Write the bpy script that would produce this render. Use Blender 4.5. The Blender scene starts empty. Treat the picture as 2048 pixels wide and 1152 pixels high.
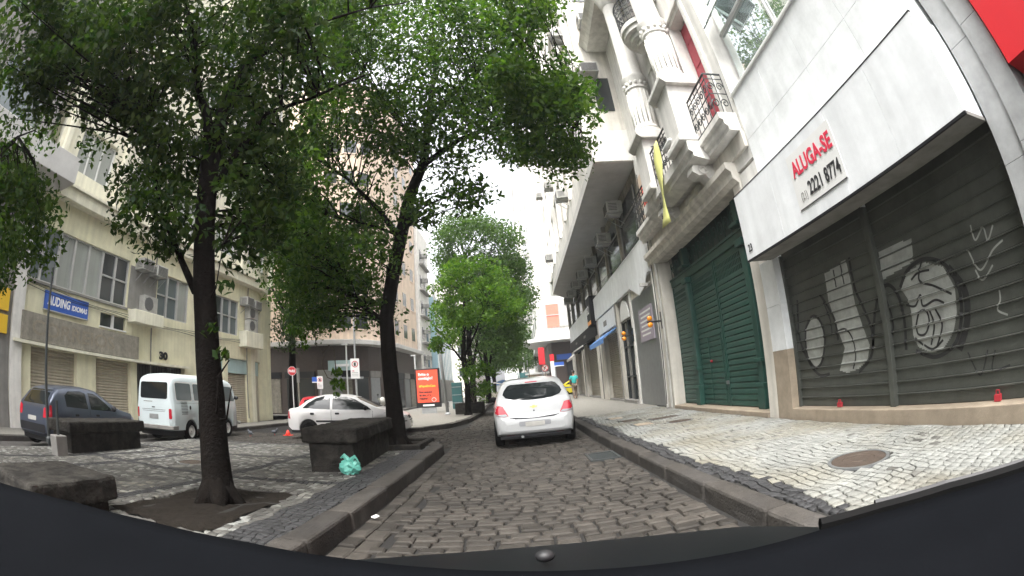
import bpy, math, random
import numpy as np
from mathutils import Vector, Matrix
from mathutils.bvhtree import BVHTree
random.seed(7); RNG = np.random.default_rng(11)
scn = bpy.context.scene
COL = scn.collection
# ------------------------------------------------------------------ camera (wide dash-cam lens, 135 degrees across)
K1, K3 = 1.11497631e-3, 0.3735565e-10          # angle = K1*r + K3*r^3, r in pixels of a 2048-wide frame
PIT, ROL, YAW, CAMH = 0.22012228, 0.08463198, -0.0057519, 1.3
def cam_to_world(d):
    c, s = math.cos(ROL), math.sin(ROL); d = (c*d[0]+s*d[2], d[1], -s*d[0]+c*d[2])
    c, s = math.cos(PIT), math.sin(PIT); d = (d[0], c*d[1]-s*d[2], s*d[1]+c*d[2])
    c, s = math.cos(YAW), math.sin(YAW); return Vector((c*d[0]+s*d[1], -s*d[0]+c*d[1], d[2]))
def ray(px, py):
    x, y = px-1024.0, 576.0-py; r = math.hypot(x, y)+1e-9; th = K1*r+K3*r**3
    return cam_to_world((math.sin(th)*x/r, math.cos(th), math.sin(th)*y/r))
def P3(px, py, X=None, Y=None, Z=None, R=None):
    d = ray(px, py)
    t = X/d.x if X is not None else Y/d.y if Y is not None else (Z-CAMH)/d.z if Z is not None else R
    return Vector((0, 0, CAMH))+d*t
cd = bpy.data.cameras.new('dash_camera'); cam = bpy.data.objects.new('dash_camera', cd); COL.objects.link(cam)
cd.type = 'PANO'; cd.sensor_width = 36.0; cd.sensor_height = 20.25; cd.sensor_fit = 'HORIZONTAL'
cd.clip_start = 0.02; cd.clip_end = 2000
MM = 36.0/2048
cd.panorama_type = 'FISHEYE_LENS_POLYNOMIAL'; cd.fisheye_fov = math.radians(200)
cd.fisheye_polynomial_k0 = 0; cd.fisheye_polynomial_k1 = -K1/MM; cd.fisheye_polynomial_k2 = 0
cd.fisheye_polynomial_k3 = -K3/MM**3; cd.fisheye_polynomial_k4 = 0
r_, u_, f_ = cam_to_world((1,0,0)), cam_to_world((0,0,1)), cam_to_world((0,1,0))
cam.matrix_world = Matrix(((r_.x,u_.x,-f_.x,0),(r_.y,u_.y,-f_.y,0),(r_.z,u_.z,-f_.z,CAMH),(0,0,0,1)))
scn.camera = cam
# ------------------------------------------------------------------ overcast daylight
SUN_EL, SUN_AZ = math.radians(62), math.radians(200)
w = bpy.data.worlds.new('World'); scn.world = w; w.use_nodes = True
nt = w.node_tree; bg = nt.nodes['Background']
sky = nt.nodes.new('ShaderNodeTexSky'); sky.sky_type = 'NISHITA'; sky.sun_disc = False
sky.sun_elevation = SUN_EL; sky.sun_rotation = SUN_AZ; sky.air_density = 1.0; sky.dust_density = 6.0; sky.ozone_density = 1.0
hs = nt.nodes.new('ShaderNodeHueSaturation'); hs.inputs['Saturation'].default_value = 0.12; hs.inputs['Value'].default_value = 1.25
nt.links.new(sky.outputs[0], hs.inputs['Color']); nt.links.new(hs.outputs[0], bg.inputs[0]); bg.inputs[1].default_value = 0.15
sl = bpy.data.lights.new('sun', 'SUN'); sl.energy = 1.0; sl.angle = math.radians(25); sl.color = (1, .97, .92)
so = bpy.data.objects.new('sun', sl); COL.objects.link(so)
sdir = Vector((math.sin(SUN_AZ)*math.cos(SUN_EL), math.cos(SUN_AZ)*math.cos(SUN_EL), math.sin(SUN_EL)))
so.rotation_euler = sdir.to_track_quat('Z', 'Y').to_euler(); so.location = (0, -10, 40)
vs = scn.view_settings; vs.view_transform = 'Standard'; vs.look = 'None'; vs.gamma = 1.0; vs.exposure = 1.95; vs.use_curve_mapping = False
scn.cycles.max_bounces = 6; scn.cycles.diffuse_bounces = 3; scn.cycles.transparent_max_bounces = 8
scn.cycles.use_denoising = True
def gz(x): return 0.016*x          # the whole street leans a little to the left
# ------------------------------------------------------------------ materials
MATS = {}
def mat(name, col, rough=.7, var=.12, scale=3., bump=0., bscale=40., metal=0., spec=.5, streak=0., isl=0., col2=None, emit=0., grime=0., coat=0.):
    if name in MATS: return MATS[name]
    m = bpy.data.materials.new(name); m.use_nodes = True; t = m.node_tree; N, Lk = t.nodes, t.links
    b = N['Principled BSDF']; b.inputs['Roughness'].default_value = rough; b.inputs['Metallic'].default_value = metal
    b.inputs['Specular IOR Level'].default_value = spec
    if coat: b.inputs['Coat Weight'].default_value = coat; b.inputs['Coat Roughness'].default_value = .04
    c = tuple(col)+(1,)
    geo = N.new('ShaderNodeNewGeometry'); pos = geo.outputs['Position']
    cur = None
    def mul(a, fac_socket, lo, hi):
        mr = N.new('ShaderNodeMapRange'); mr.inputs['To Min'].default_value = lo; mr.inputs['To Max'].default_value = hi
        mr.inputs['From Min'].default_value = .3; mr.inputs['From Max'].default_value = .7
        Lk.new(fac_socket, mr.inputs['Value'])
        mx = N.new('ShaderNodeMix'); mx.data_type = 'RGBA'; mx.blend_type = 'MULTIPLY'; mx.inputs['Factor'].default_value = 1
        if isinstance(a, tuple): mx.inputs['A'].default_value = a
        else: Lk.new(a, mx.inputs['A'])
        Lk.new(mr.outputs[0], mx.inputs['B']); return mx.outputs['Result']
    cur = c
    if col2 is not None:
        n2 = N.new('ShaderNodeTexNoise'); n2.inputs['Scale'].default_value = scale*.6; n2.inputs['Detail'].default_value = 5; Lk.new(pos, n2.inputs['Vector'])
        mr = N.new('ShaderNodeMapRange'); mr.inputs['From Min'].default_value = .42; mr.inputs['From Max'].default_value = .62; Lk.new(n2.outputs['Fac'], mr.inputs['Value'])
        mx = N.new('ShaderNodeMix'); mx.data_type = 'RGBA'; mx.inputs['A'].default_value = c; mx.inputs['B'].default_value = tuple(col2)+(1,)
        Lk.new(mr.outputs[0], mx.inputs['Factor']); cur = mx.outputs['Result']
    if var:
        n1 = N.new('ShaderNodeTexNoise'); n1.inputs['Scale'].default_value = scale; n1.inputs['Detail'].default_value = 6; n1.inputs['Roughness'].default_value = .65
        Lk.new(pos, n1.inputs['Vector']); cur = mul(cur, n1.outputs['Fac'], 1-var, 1+var*.6)
    if streak:
        mp = N.new('ShaderNodeMapping'); mp.inputs['Scale'].default_value = (3.2, 3.2, .16); Lk.new(pos, mp.inputs['Vector'])
        n3 = N.new('ShaderNodeTexNoise'); n3.inputs['Scale'].default_value = 1.6; n3.inputs['Detail'].default_value = 7; Lk.new(mp.outputs[0], n3.inputs['Vector'])
        cur = mul(cur, n3.outputs['Fac'], 1-streak, 1.0)
    if grime:
        n4 = N.new('ShaderNodeTexNoise'); n4.inputs['Scale'].default_value = .9; n4.inputs['Detail'].default_value = 9; n4.inputs['Roughness'].default_value = .75; Lk.new(pos, n4.inputs['Vector'])
        cur = mul(cur, n4.outputs['Fac'], 1-grime, 1.0)
    if isl:
        oi = N.new('ShaderNodeObjectInfo'); ad = N.new('ShaderNodeMath'); ad.operation = 'ADD'; fr = N.new('ShaderNodeMath'); fr.operation = 'FRACT'
        Lk.new(geo.outputs['Random Per Island'], ad.inputs[0]); Lk.new(oi.outputs['Random'], ad.inputs[1]); Lk.new(ad.outputs[0], fr.inputs[0])
        mr = N.new('ShaderNodeMapRange'); mr.inputs['To Min'].default_value = 1-isl; mr.inputs['To Max'].default_value = 1+isl; Lk.new(fr.outputs[0], mr.inputs['Value'])
        mx = N.new('ShaderNodeMix'); mx.data_type = 'RGBA'; mx.blend_type = 'MULTIPLY'; mx.inputs['Factor'].default_value = 1
        if isinstance(cur, tuple): mx.inputs['A'].default_value = cur
        else: Lk.new(cur, mx.inputs['A'])
        Lk.new(mr.outputs[0], mx.inputs['B']); cur = mx.outputs['Result']
    if isinstance(cur, tuple): b.inputs['Base Color'].default_value = cur
    else: Lk.new(cur, b.inputs['Base Color'])
    if emit: b.inputs['Emission Color'].default_value = c; b.inputs['Emission Strength'].default_value = emit
    if bump:
        nb = N.new('ShaderNodeTexNoise'); nb.inputs['Scale'].default_value = bscale; nb.inputs['Detail'].default_value = 6; Lk.new(pos, nb.inputs['Vector'])
        bp = N.new('ShaderNodeBump'); bp.inputs['Strength'].default_value = bump; bp.inputs['Distance'].default_value = .02
        Lk.new(nb.outputs['Fac'], bp.inputs['Height']); Lk.new(bp.outputs[0], b.inputs['Normal'])
    MATS[name] = m; return m
def leaf_mat(name, ca, cb, trans=.35):
    m = bpy.data.materials.new(name); m.use_nodes = True; t = m.node_tree; N, Lk = t.nodes, t.links
    b = N['Principled BSDF']; b.inputs['Roughness'].default_value = .6; b.inputs['Specular IOR Level'].default_value = .2
    geo = N.new('ShaderNodeNewGeometry'); mx = N.new('ShaderNodeMix'); mx.data_type = 'RGBA'
    mx.inputs['A'].default_value = tuple(ca)+(1,); mx.inputs['B'].default_value = tuple(cb)+(1,); Lk.new(geo.outputs['Random Per Island'], mx.inputs['Factor'])
    Lk.new(mx.outputs['Result'], b.inputs['Base Color'])
    tr = N.new('ShaderNodeBsdfTranslucent'); g = N.new('ShaderNodeMix'); g.data_type = 'RGBA'; g.blend_type = 'MULTIPLY'; g.inputs['Factor'].default_value = 1
    Lk.new(mx.outputs['Result'], g.inputs['A']); g.inputs['B'].default_value = (1.5, 1.7, .6, 1); Lk.new(g.outputs['Result'], tr.inputs['Color'])
    ms = N.new('ShaderNodeMixShader'); ms.inputs[0].default_value = trans
    Lk.new(b.outputs[0], ms.inputs[1]); Lk.new(tr.outputs[0], ms.inputs[2]); Lk.new(ms.outputs[0], N['Material Output'].inputs['Surface'])
    MATS[name] = m; return m
mat('sett', (.050,.044,.037), .7, .3, 9, .35, 60, isl=.35, grime=.4, spec=.3)
mat('joint', (.010,.009,.008), .9, .3, 8, .4, 50)
mat('kerb', (.066,.060,.053), .9, .35, 4, .6, 45, isl=.2, grime=.35, spec=.2, col2=(.065,.06,.055))
mat('white_stone', (.235,.24,.222), .75, .15, 1.4, .2, 50, isl=.13, col2=(.185,.175,.14), grime=.25)
mat('grey_stone', (.10,.097,.087), .75, .25, 5, .3, 50, isl=.3, col2=(.065,.062,.055))
mat('dark_stone', (.026,.026,.027), .7, .25, 5, .3, 50, isl=.35)
mat('bed_sand', (.014,.013,.011), .95, .25, 9, .4, 60)
mat('paving_far', (.21,.20,.175), .85, .3, 14, .5, 30)
mat('asphalt', (.06,.056,.052), .85, .3, 6, .5, 60)
mat('granite', (.052,.048,.041), .92, .4, 9, .9, 26, grime=.45, streak=.3, spec=.2, col2=(.026,.024,.021))
mat('soil', (.018,.015,.012), .95, .4, 12, .8, 40, spec=.1)
mat('bark', (.011,.009,.0075), .95, .45, 7, 1., 28, streak=.4, spec=.08)
mat('bark_light', (.12,.10,.08), .95, .4, 7, .9, 28)
mat('marble', (.86,.88,.88), .35, .14, 2.2, .05, 10, grime=.2, streak=.12)
mat('marble_grey', (.44,.45,.45), .4, .25, 2.5, .05, 10, grime=.25)
mat('tan_stone', (.34,.28,.21), .6, .25, 4, .15, 30, grime=.2)
mat('sign_white', (.84,.86,.87), .45, .08, 3, .02, 10, grime=.16, streak=.14)
mat('cream', (.76,.72,.64), .85, .12, 2, .1, 25, streak=.34, grime=.2)
mat('cream_light', (.82,.80,.75), .85, .12, 2, .1, 25, streak=.26, grime=.18)
mat('yellow_wall', (.82,.78,.56), .85, .1, 2, .08, 25, streak=.16, grime=.14)
mat('yellow_wall_pale', (.84,.81,.65), .85, .1, 2, .08, 25, streak=.2, grime=.14)
mat('peach', (.80,.64,.50), .85, .1, 2, .08, 25, streak=.28, grime=.15)
mat('concrete', (.28,.27,.25), .85, .15, 3, .2, 30, streak=.25, grime=.2)
mat('soffit', (.56,.55,.53), .85, .1, 2, .05, 20, grime=.18)
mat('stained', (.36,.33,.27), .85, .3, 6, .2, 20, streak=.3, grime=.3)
mat('brown_tile', (.065,.045,.038), .5, .2, 6, .1, 30)
mat('ghost', (.27,.235,.18), .85, .3, 9, .1, 20)
mat('shutter_beige', (.46,.41,.32), .55, .1, 3, .03, 30, streak=.15)
mat('shutter_grey', (.098,.104,.091), .5, .2, 3, .1, 30, metal=.3, grime=.3)
mat('shutter_tan', (.36,.32,.26), .55, .12, 3, .03, 30, streak=.15)
mat('spray_pale', (.30,.31,.285), .6, .3, 5)
mat('spray_black', (.018,.018,.018), .6, .2, 5)
mat('spray_red', (.35,.02,.03), .6, .2, 5)
mat('gate_green', (.016,.066,.050), .45, .2, 4, .1, 30, grime=.3)
mat('gate_dark', (.012,.03,.025), .6, .2, 4)
mat('iron', (.03,.035,.035), .5, .2, 8)
mat('red_wood', (.38,.06,.08), .6, .15, 4)
mat('black', (.012,.012,.013), .55, .1, 4)
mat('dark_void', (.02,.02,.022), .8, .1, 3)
mat('rubber', (.008,.008,.008), .9, .15, 10, spec=.08)
mat('steel', (.30,.31,.31), .4, .12, 6, metal=.7)
mat('alu', (.50,.50,.49), .45, .1, 4, metal=.3)
mat('galv', (.33,.34,.34), .5, .15, 5, metal=.4)
mat('white_paint', (.72,.72,.70), .35, .05, 4)
mat('white_plastic', (.55,.54,.50), .5, .15, 6, grime=.35, streak=.25)
mat('ac_dark', (.10,.10,.10), .6, .15, 8)
mat('car_white', (.41,.42,.42), .28, .03, 2, coat=.6)
mat('car_white2', (.62,.61,.60), .3, .05, 3, coat=.5)
mat('car_ivory', (.58,.65,.66), .35, .04, 2, coat=.4)
mat('car_blue', (.075,.09,.125), .3, .05, 3, metal=.5, coat=.6)
mat('car_red', (.45,.02,.03), .3, .03, 2, coat=.6)
mat('car_yellow', (.72,.60,.03), .3, .03, 2, coat=.6)
mat('car_grey', (.28,.29,.30), .3, .03, 2, coat=.6, metal=.3)
mat('car_glass', (.012,.015,.016), .06, .0, 1, spec=.4)
mat('trim', (.016,.016,.018), .6, .1, 6, spec=.2)
mat('tail_red', (.42,.015,.03), .2, .05, 8, coat=.7)
mat('lamp_clear', (.62,.63,.64), .15, .05, 8, coat=.5)
mat('chrome', (.6,.58,.52), .2, 0, 1, metal=.9)
mat('gold', (.55,.40,.12), .3, 0, 1, metal=.8)
mat('pane', (.13,.155,.16), .12, .1, .6, spec=.8)
mat('pane_dark', (.035,.04,.042), .1, .1, .6, spec=.7)
mat('pane_curtain', (.36,.38,.35), .35, .12, .8, streak=.2)
mat('pane_mirror', (.72,.78,.78), .03, .0, 1, metal=.85)
mat('teal_panel', (.40,.53,.53), .6, .08, 3, streak=.12)
mat('blue_sign', (.03,.10,.42), .45, .05, 3)
mat('blue_awning', (.10,.22,.48), .7, .1, 4)
mat('white_letter', (.8,.8,.8), .6, 0, 1)
mat('black_letter', (.02,.02,.022), .6, 0, 1)
mat('red_letter', (.62,.03,.07), .6, 0, 1)
mat('red_panel', (.58,.012,.02), .5, .05, 2)
mat('red_sign', (.55,.02,.03), .45, .05, 3)
mat('ad_red', (.85,.10,.05), .35, .04, 3)
mat('poster_pale', (.80,.22,.16), .5, .1, 3)
mat('ad_yellow', (.9,.55,.05), .5, 0, 1)
mat('purple_board', (.33,.29,.34), .5, .1, 4)
mat('yellow_panel', (.75,.48,.03), .5, .05, 3)
mat('banner_yellow', (.72,.72,.25), .75, .06, 5)
mat('orange_lens', (.85,.30,.02), .3, .05, 8)
mat('blue_glass', (.30,.45,.52), .15, .06, 1, spec=.8)
mat('green_kiosk', (.03,.11,.11), .5, .1, 4)
mat('bag_green', (.12,.42,.34), .45, .12, 12, .3, 30)
mat('cone_red', (.70,.05,.03), .5, .05, 4)
mat('paper', (.7,.7,.68), .8, .05, 4)
mat('rust_lid', (.07,.052,.04), .7, .35, 12, .5, 60, metal=.3)
mat('skin', (.30,.17,.11), .6, .05, 4)
mat('shirt_teal', (.03,.36,.34), .8, .08, 6)
mat('trousers', (.16,.12,.09), .85, .1, 6)
mat('hair', (.02,.015,.012), .8, .1, 8)
mat('pigeon', (.07,.075,.085), .7, .2, 20)
mat('dash_black', (.0035,.004,.005), .9, .15, 6, .05, 200, spec=.03)
mat('bonnet_dark', (.004,.005,.006), .5, .05, 3, spec=.06)
leaf_mat('leaf_dark', (.010,.032,.007), (.048,.080,.014), .42)
leaf_mat('leaf_mid', (.016,.050,.009), (.068,.115,.018), .45)
leaf_mat('leaf_bright', (.035,.095,.012), (.11,.19,.025), .42)
leaf_mat('leaf_far', (.035,.075,.02), (.08,.14,.035), .35)
# ------------------------------------------------------------------ mesh helpers
class MB:
    def __init__(s): s.v = []; s.f = []
    def add(s, vs, fs):
        o = len(s.v); s.v += [tuple(p) for p in vs]; s.f += [tuple(i+o for i in f) for f in fs]; return s
    def box(s, x0, x1, y0, y1, z0, z1):
        return s.add([(x0,y0,z0),(x1,y0,z0),(x1,y1,z0),(x0,y1,z0),(x0,y0,z1),(x1,y0,z1),(x1,y1,z1),(x0,y1,z1)],
                     [(3,2,1,0),(4,5,6,7),(0,1,5,4),(1,2,6,5),(2,3,7,6),(3,0,4,7)])
    def prism(s, poly, axis, a, b):          # poly in the two other axes, extruded a..b along axis
        def mk(p, t): return (t,p[0],p[1]) if axis == 'x' else (p[0],t,p[1]) if axis == 'y' else (p[0],p[1],t)
        n = len(poly); vs = [mk(p,a) for p in poly]+[mk(p,b) for p in poly]
        return s.add(vs, [tuple(range(n))[::-1], tuple(range(n,2*n))]+[(i,(i+1)%n,n+(i+1)%n,n+i) for i in range(n)])
    def tube(s, pts, rad, n=8, cap=True):
        pts = [Vector(p) for p in pts]; m = len(pts)
        if not hasattr(rad, '__len__'): rad = [rad]*m
        vs = []; up = None
        for i in range(m):
            t = (pts[min(i+1,m-1)]-pts[max(i-1,0)])
            if t.length < 1e-9: t = Vector((0,0,1))
            t.normalize()
            if up is None: up = t.orthogonal().normalized()
            else: up = (up-t*up.dot(t)); up = up.normalized() if up.length > 1e-6 else t.orthogonal().normalized()
            b = t.cross(up)
            for k in range(n):
                a = 2*math.pi*k/n; vs.append(pts[i]+(up*math.cos(a)+b*math.sin(a))*rad[i])
        fs = [(i*n+k, i*n+(k+1)%n, (i+1)*n+(k+1)%n, (i+1)*n+k) for i in range(m-1) for k in range(n)]
        if cap: fs += [tuple(range(n))[::-1], tuple((m-1)*n+k for k in range(n))]
        return s.add(vs, fs)
    def lathe(s, prof, c=(0,0,0), n=24, axis='z', cap=True, a0=0, a1=2*math.pi):
        full = abs(a1-a0-2*math.pi) < 1e-6; m = n if full else n+1; vs = []
        for (r, z) in prof:
            for k in range(m):
                a = a0+(a1-a0)*k/n; x, y = r*math.cos(a), r*math.sin(a)
                p = (x,y,z) if axis == 'z' else (z,x,y) if axis == 'x' else (x,z,y)
                vs.append((p[0]+c[0], p[1]+c[1], p[2]+c[2]))
        fs = []
        for i in range(len(prof)-1):
            for k in range(n):
                k2 = (k+1)%m if full else k+1
                fs.append((i*m+k, i*m+k2, (i+1)*m+k2, (i+1)*m+k))
        if cap and full: fs += [tuple(range(m))[::-1], tuple((len(prof)-1)*m+k for k in range(m))]
        return s.add(vs, fs)
    def disc(s, c, r, axis='x', n=24): 
        vs = []
        for k in range(n):
            a = 2*math.pi*k/n; u, v = r*math.cos(a), r*math.sin(a)
            p = (0,u,v) if axis == 'x' else (u,0,v) if axis == 'y' else (u,v,0)
            vs.append((c[0]+p[0], c[1]+p[1], c[2]+p[2]))
        return s.add(vs, [tuple(range(n))])
    def quad(s, a, b, c, d): return s.add([a,b,c,d], [(0,1,2,3)])
    def sphere(s, c, r, n=10, m=6):
        r = r if hasattr(r,'__len__') else (r,r,r)
        vs = [(c[0],c[1],c[2]-r[2])]
        for i in range(1, m):
            t = math.pi*i/m-math.pi/2
            for k in range(n):
                a = 2*math.pi*k/n; vs.append((c[0]+r[0]*math.cos(t)*math.cos(a), c[1]+r[1]*math.cos(t)*math.sin(a), c[2]+r[2]*math.sin(t)))
        vs.append((c[0],c[1],c[2]+r[2])); L = len(vs)-1
        fs = [(0,1+(k+1)%n,1+k) for k in range(n)]
        fs += [(1+i*n+k,1+i*n+(k+1)%n,1+(i+1)*n+(k+1)%n,1+(i+1)*n+k) for i in range(m-2) for k in range(n)]
        fs += [(L,1+(m-2)*n+k,1+(m-2)*n+(k+1)%n) for k in range(n)]
        return s.add(vs, fs)
ORG = {}
def tag(o, label=None, cat=None, group=None, kind=None):
    if label: o['label'] = label
    if cat: o['category'] = cat
    if group: o['group'] = group
    if kind: o['kind'] = kind
    return o
def thing(name, label, cat, loc=(0,0,0), yaw=0, group=None):
    o = bpy.data.objects.new(name, None); COL.objects.link(o); o.location = loc; o.rotation_euler = (0,0,yaw)
    o.empty_display_size = .3; ORG[o.name] = Vector(loc); return tag(o, label, cat, group)
def mesh_from(name, v, f, smooth=False):
    me = bpy.data.meshes.new(name); me.from_pydata(v, [], f); me.validate(clean_customdata=False)
    if smooth:
        for p in me.polygons: p.use_smooth = True
    return me
def put(name, mb, m, parent=None, local=False, smooth=False, bevel=0, kind=None, auto=False):
    """link mb as one mesh object; vertices are world positions unless local"""
    v = mb.v
    if parent is not None and not local:
        o_ = ORG[parent.name]; v = [(p[0]-o_.x, p[1]-o_.y, p[2]-o_.z) for p in v]
    me = mesh_from(name, v, mb.f, smooth); me.materials.append(MATS[m])
    ob = bpy.data.objects.new(name, me); COL.objects.link(ob)
    if parent is not None: ob.parent = parent; ORG[ob.name] = ORG[parent.name]
    else: ORG[ob.name] = Vector((0,0,0))
    if kind: ob['kind'] = kind
    if bevel:
        bm_ = ob.modifiers.new('edge', 'BEVEL'); bm_.width = bevel; bm_.segments = 2; bm_.limit_method = 'ANGLE'
    if auto:
        try: me.set_sharp_from_angle(angle=math.radians(35))
        except Exception: pass
    return ob
def piece(name, me, parent, loc, rot=(0,0,0), sc=(1,1,1)):
    ob = bpy.data.objects.new(name, me); COL.objects.link(ob); ob.parent = parent; o_ = ORG[parent.name]
    ob.location = (loc[0]-o_.x, loc[1]-o_.y, loc[2]-o_.z); ob.rotation_euler = rot; ob.scale = sc
    ORG[ob.name] = Vector(loc); return ob
def copy_tree(o, loc=None, yaw=None, label=None, parent=None):
    c = o.copy(); COL.objects.link(c)
    if parent is not None: c.parent = parent; c.matrix_parent_inverse = o.matrix_parent_inverse.copy()
    if loc is not None: c.location = loc; ORG[c.name] = Vector(loc)
    if yaw is not None: c.rotation_euler = (0,0,yaw)
    if label: c['label'] = label
    for ch in list(o.children): copy_tree(ch, parent=c)
    return c
def text_mb(s, size, origin, ux, uy, depth=.004, fat=0., align='LEFT', sx=1., shear=0., width=None):
    """lettering as thin solid mesh; ux = reading direction, uy = up"""
    cu = bpy.data.curves.new('t', 'FONT'); cu.body = s; cu.size = size; cu.align_x = align; cu.offset = fat; cu.extrude = depth/2; cu.resolution_u = 3; cu.shear = shear
    ob = bpy.data.objects.new('t', cu); COL.objects.link(ob); bpy.context.view_layer.update()
    me = bpy.data.meshes.new_from_object(ob.evaluated_get(bpy.context.evaluated_depsgraph_get()))
    ext = max(p.co.x for p in me.vertices)
    if width: sx = width/ext
    ux = Vector(ux).normalized(); uy = Vector(uy).normalized(); n = ux.cross(uy); o = Vector(origin)
    mb = MB(); mb.add([o+ux*(p.co.x*sx)+uy*p.co.y+n*(p.co.z+depth/2) for p in me.vertices], [tuple(p.vertices) for p in me.polygons])
    bpy.data.objects.remove(ob); bpy.data.curves.remove(cu); bpy.data.meshes.remove(me); return mb
def np_mesh(name, V, F, m, parent=None, smooth=False, kind=None, mats=None, mi=None):
    """fast mesh from numpy arrays; F is (n,k)"""
    me = bpy.data.meshes.new(name); n, k = F.shape
    if parent is not None:
        V = V-np.array(ORG[parent.name])
    me.vertices.add(len(V)); me.vertices.foreach_set('co', V.astype(np.float32).ravel())
    me.loops.add(n*k); me.loops.foreach_set('vertex_index', F.astype(np.int32).ravel())
    me.polygons.add(n); me.polygons.foreach_set('loop_start', np.arange(0, n*k, k, dtype=np.int32))
    try: me.polygons.foreach_set('loop_total', np.full(n, k, dtype=np.int32))
    except Exception: pass
    for mm in (mats or [m]): me.materials.append(MATS[mm])
    if mi is not None: me.polygons.foreach_set('material_index', mi.astype(np.int32))
    if smooth: me.polygons.foreach_set('use_smooth', np.ones(n, dtype=bool))
    me.update(calc_edges=True); ob = bpy.data.objects.new(name, me); COL.objects.link(ob)
    if parent is not None: ob.parent = parent; ORG[ob.name] = ORG[parent.name]
    else: ORG[ob.name] = Vector((0,0,0))
    if kind: ob['kind'] = kind
    return ob
# ================================================================== ground, road, pavements
def sheet(name, poly, z, m, parent=None):
    mb = MB(); mb.add([(x,y,gz(x)+z) for x,y in poly], [tuple(range(len(poly)))]); return put(name, mb, m, parent)
g = MB(); g.add([(-140,-60,-.62),(140,-60,-.62),(140,420,-.62),(-140,420,-.62)], [(0,1,2,3)])
tag(put('ground', g, 'asphalt'), kind='structure')
KL = [(-1.72,-3),(-1.74,4.7),(-1.80,10.2)]                     # left kerb line (road side)
def xl(y): return np.interp(y, [-3,4.7,10.3], [-1.72,-1.74,-1.80])
def xr(y): return np.interp(y, [-3,1,3,9.6,14,40], [1.72,1.70,1.62,1.42,1.36,1.3])
road = tag(sheet('road', [(-13,-6),(1.8,-6),(1.75,3),(1.6,9.6),(1.5,60),(1.5,300),(-13,300)], -.035, 'joint'), kind='structure')
# granite setts: rows across the lane
def sett_arrays(L):
    """L rows of (x0,x1,y0,y1,z) -> block geometry, worn tops"""
    L = np.array(L); n = len(L); x0,x1,y0,y1,z = L.T
    j = lambda s: RNG.uniform(-s, s, n)
    c = [np.stack([x0+j(.008),y0+j(.008)],1), np.stack([x1+j(.008),y0+j(.008)],1), np.stack([x1+j(.008),y1+j(.008)],1), np.stack([x0+j(.008),y1+j(.008)],1)]
    cen = sum(c)/4; rings = []
    tilt = RNG.uniform(-.018, .018, (n,2))
    for ins, dz in ((1.0,-.045),(.95,-.012),(.72,0)):
        for q in c:
            p = cen+(q-cen)*ins; zz = z+dz+((p-cen)*tilt).sum(1)*(1 if dz > -.04 else 0)
            rings.append(np.stack([p[:,0], p[:,1], zz],1))
    V = np.stack(rings,1)               # n,12,3
    F = []
    for r in (0,4):
        for k in range(4): F.append((r+k, r+(k+1)%4, r+4+(k+1)%4, r+4+k))
    F.append((8,9,10,11)); return V, np.array(F)
rows = []
y = 1.0
while y < 26:
    d = random.uniform(.125,.155); a = float(xl(y))+.42 if y < 10.4 else -2.6 if y < 15 else -2.1; b = float(xr(y))-.05
    x = a+random.uniform(-.1,.1)
    while x < b:
        w_ = random.uniform(.15,.30); x1 = min(x+w_, b)
        if x1-x > .06: rows.append((x+.009, x1-.009, y+.009, y+d-.009, gz((x+x1)/2)+random.uniform(-.008,.006)))
        x = x1
    y += d
for k in range(2):                        # two gutter courses along the left kerb
    y = .8
    while y < 10.3:
        l = random.uniform(.22,.36); x = float(xl(y))+.03+k*.19
        rows.append((x, x+.18, y+.008, y+l-.008, gz(x)+random.uniform(-.012,.006))); y += l
y = 10.7                                   # the junction to the left
while y < 15.6:
    d = random.uniform(.13,.16); x = -12.0
    lim = -2.6
    while x < lim:
        w_ = random.uniform(.16,.3); rows.append((x+.008, min(x+w_,lim)-.008, y+.008, y+d-.008, gz(x)+random.uniform(-.01,.006))); x += w_
    y += d
def split_near(L, y_vis, n=300, key=None):
    o = sorted(range(len(L)), key=key); return o[:n], o[n:]
vis = [r for r in rows]
idx = sorted(range(len(vis)), key=lambda i: (vis[i][2] < 3.2 or vis[i][0] < -1.85, vis[i][2]))
near, rest = idx[:300], idx[300:]
V, F = sett_arrays([vis[i] for i in rest]); n = len(V)
np_mesh('worn_setts', V.reshape(-1,3), (F[None]+(np.arange(n)*12)[:,None,None]).reshape(-1,4), 'sett', road, kind='stuff')
V, F = sett_arrays([vis[i] for i in near])
for q in V:
    c = q.mean(0); me = mesh_from('sett', [tuple(p-c) for p in q], [tuple(f) for f in F]); me.materials.append(MATS['sett']); piece('sett', me, road, tuple(c))
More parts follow.
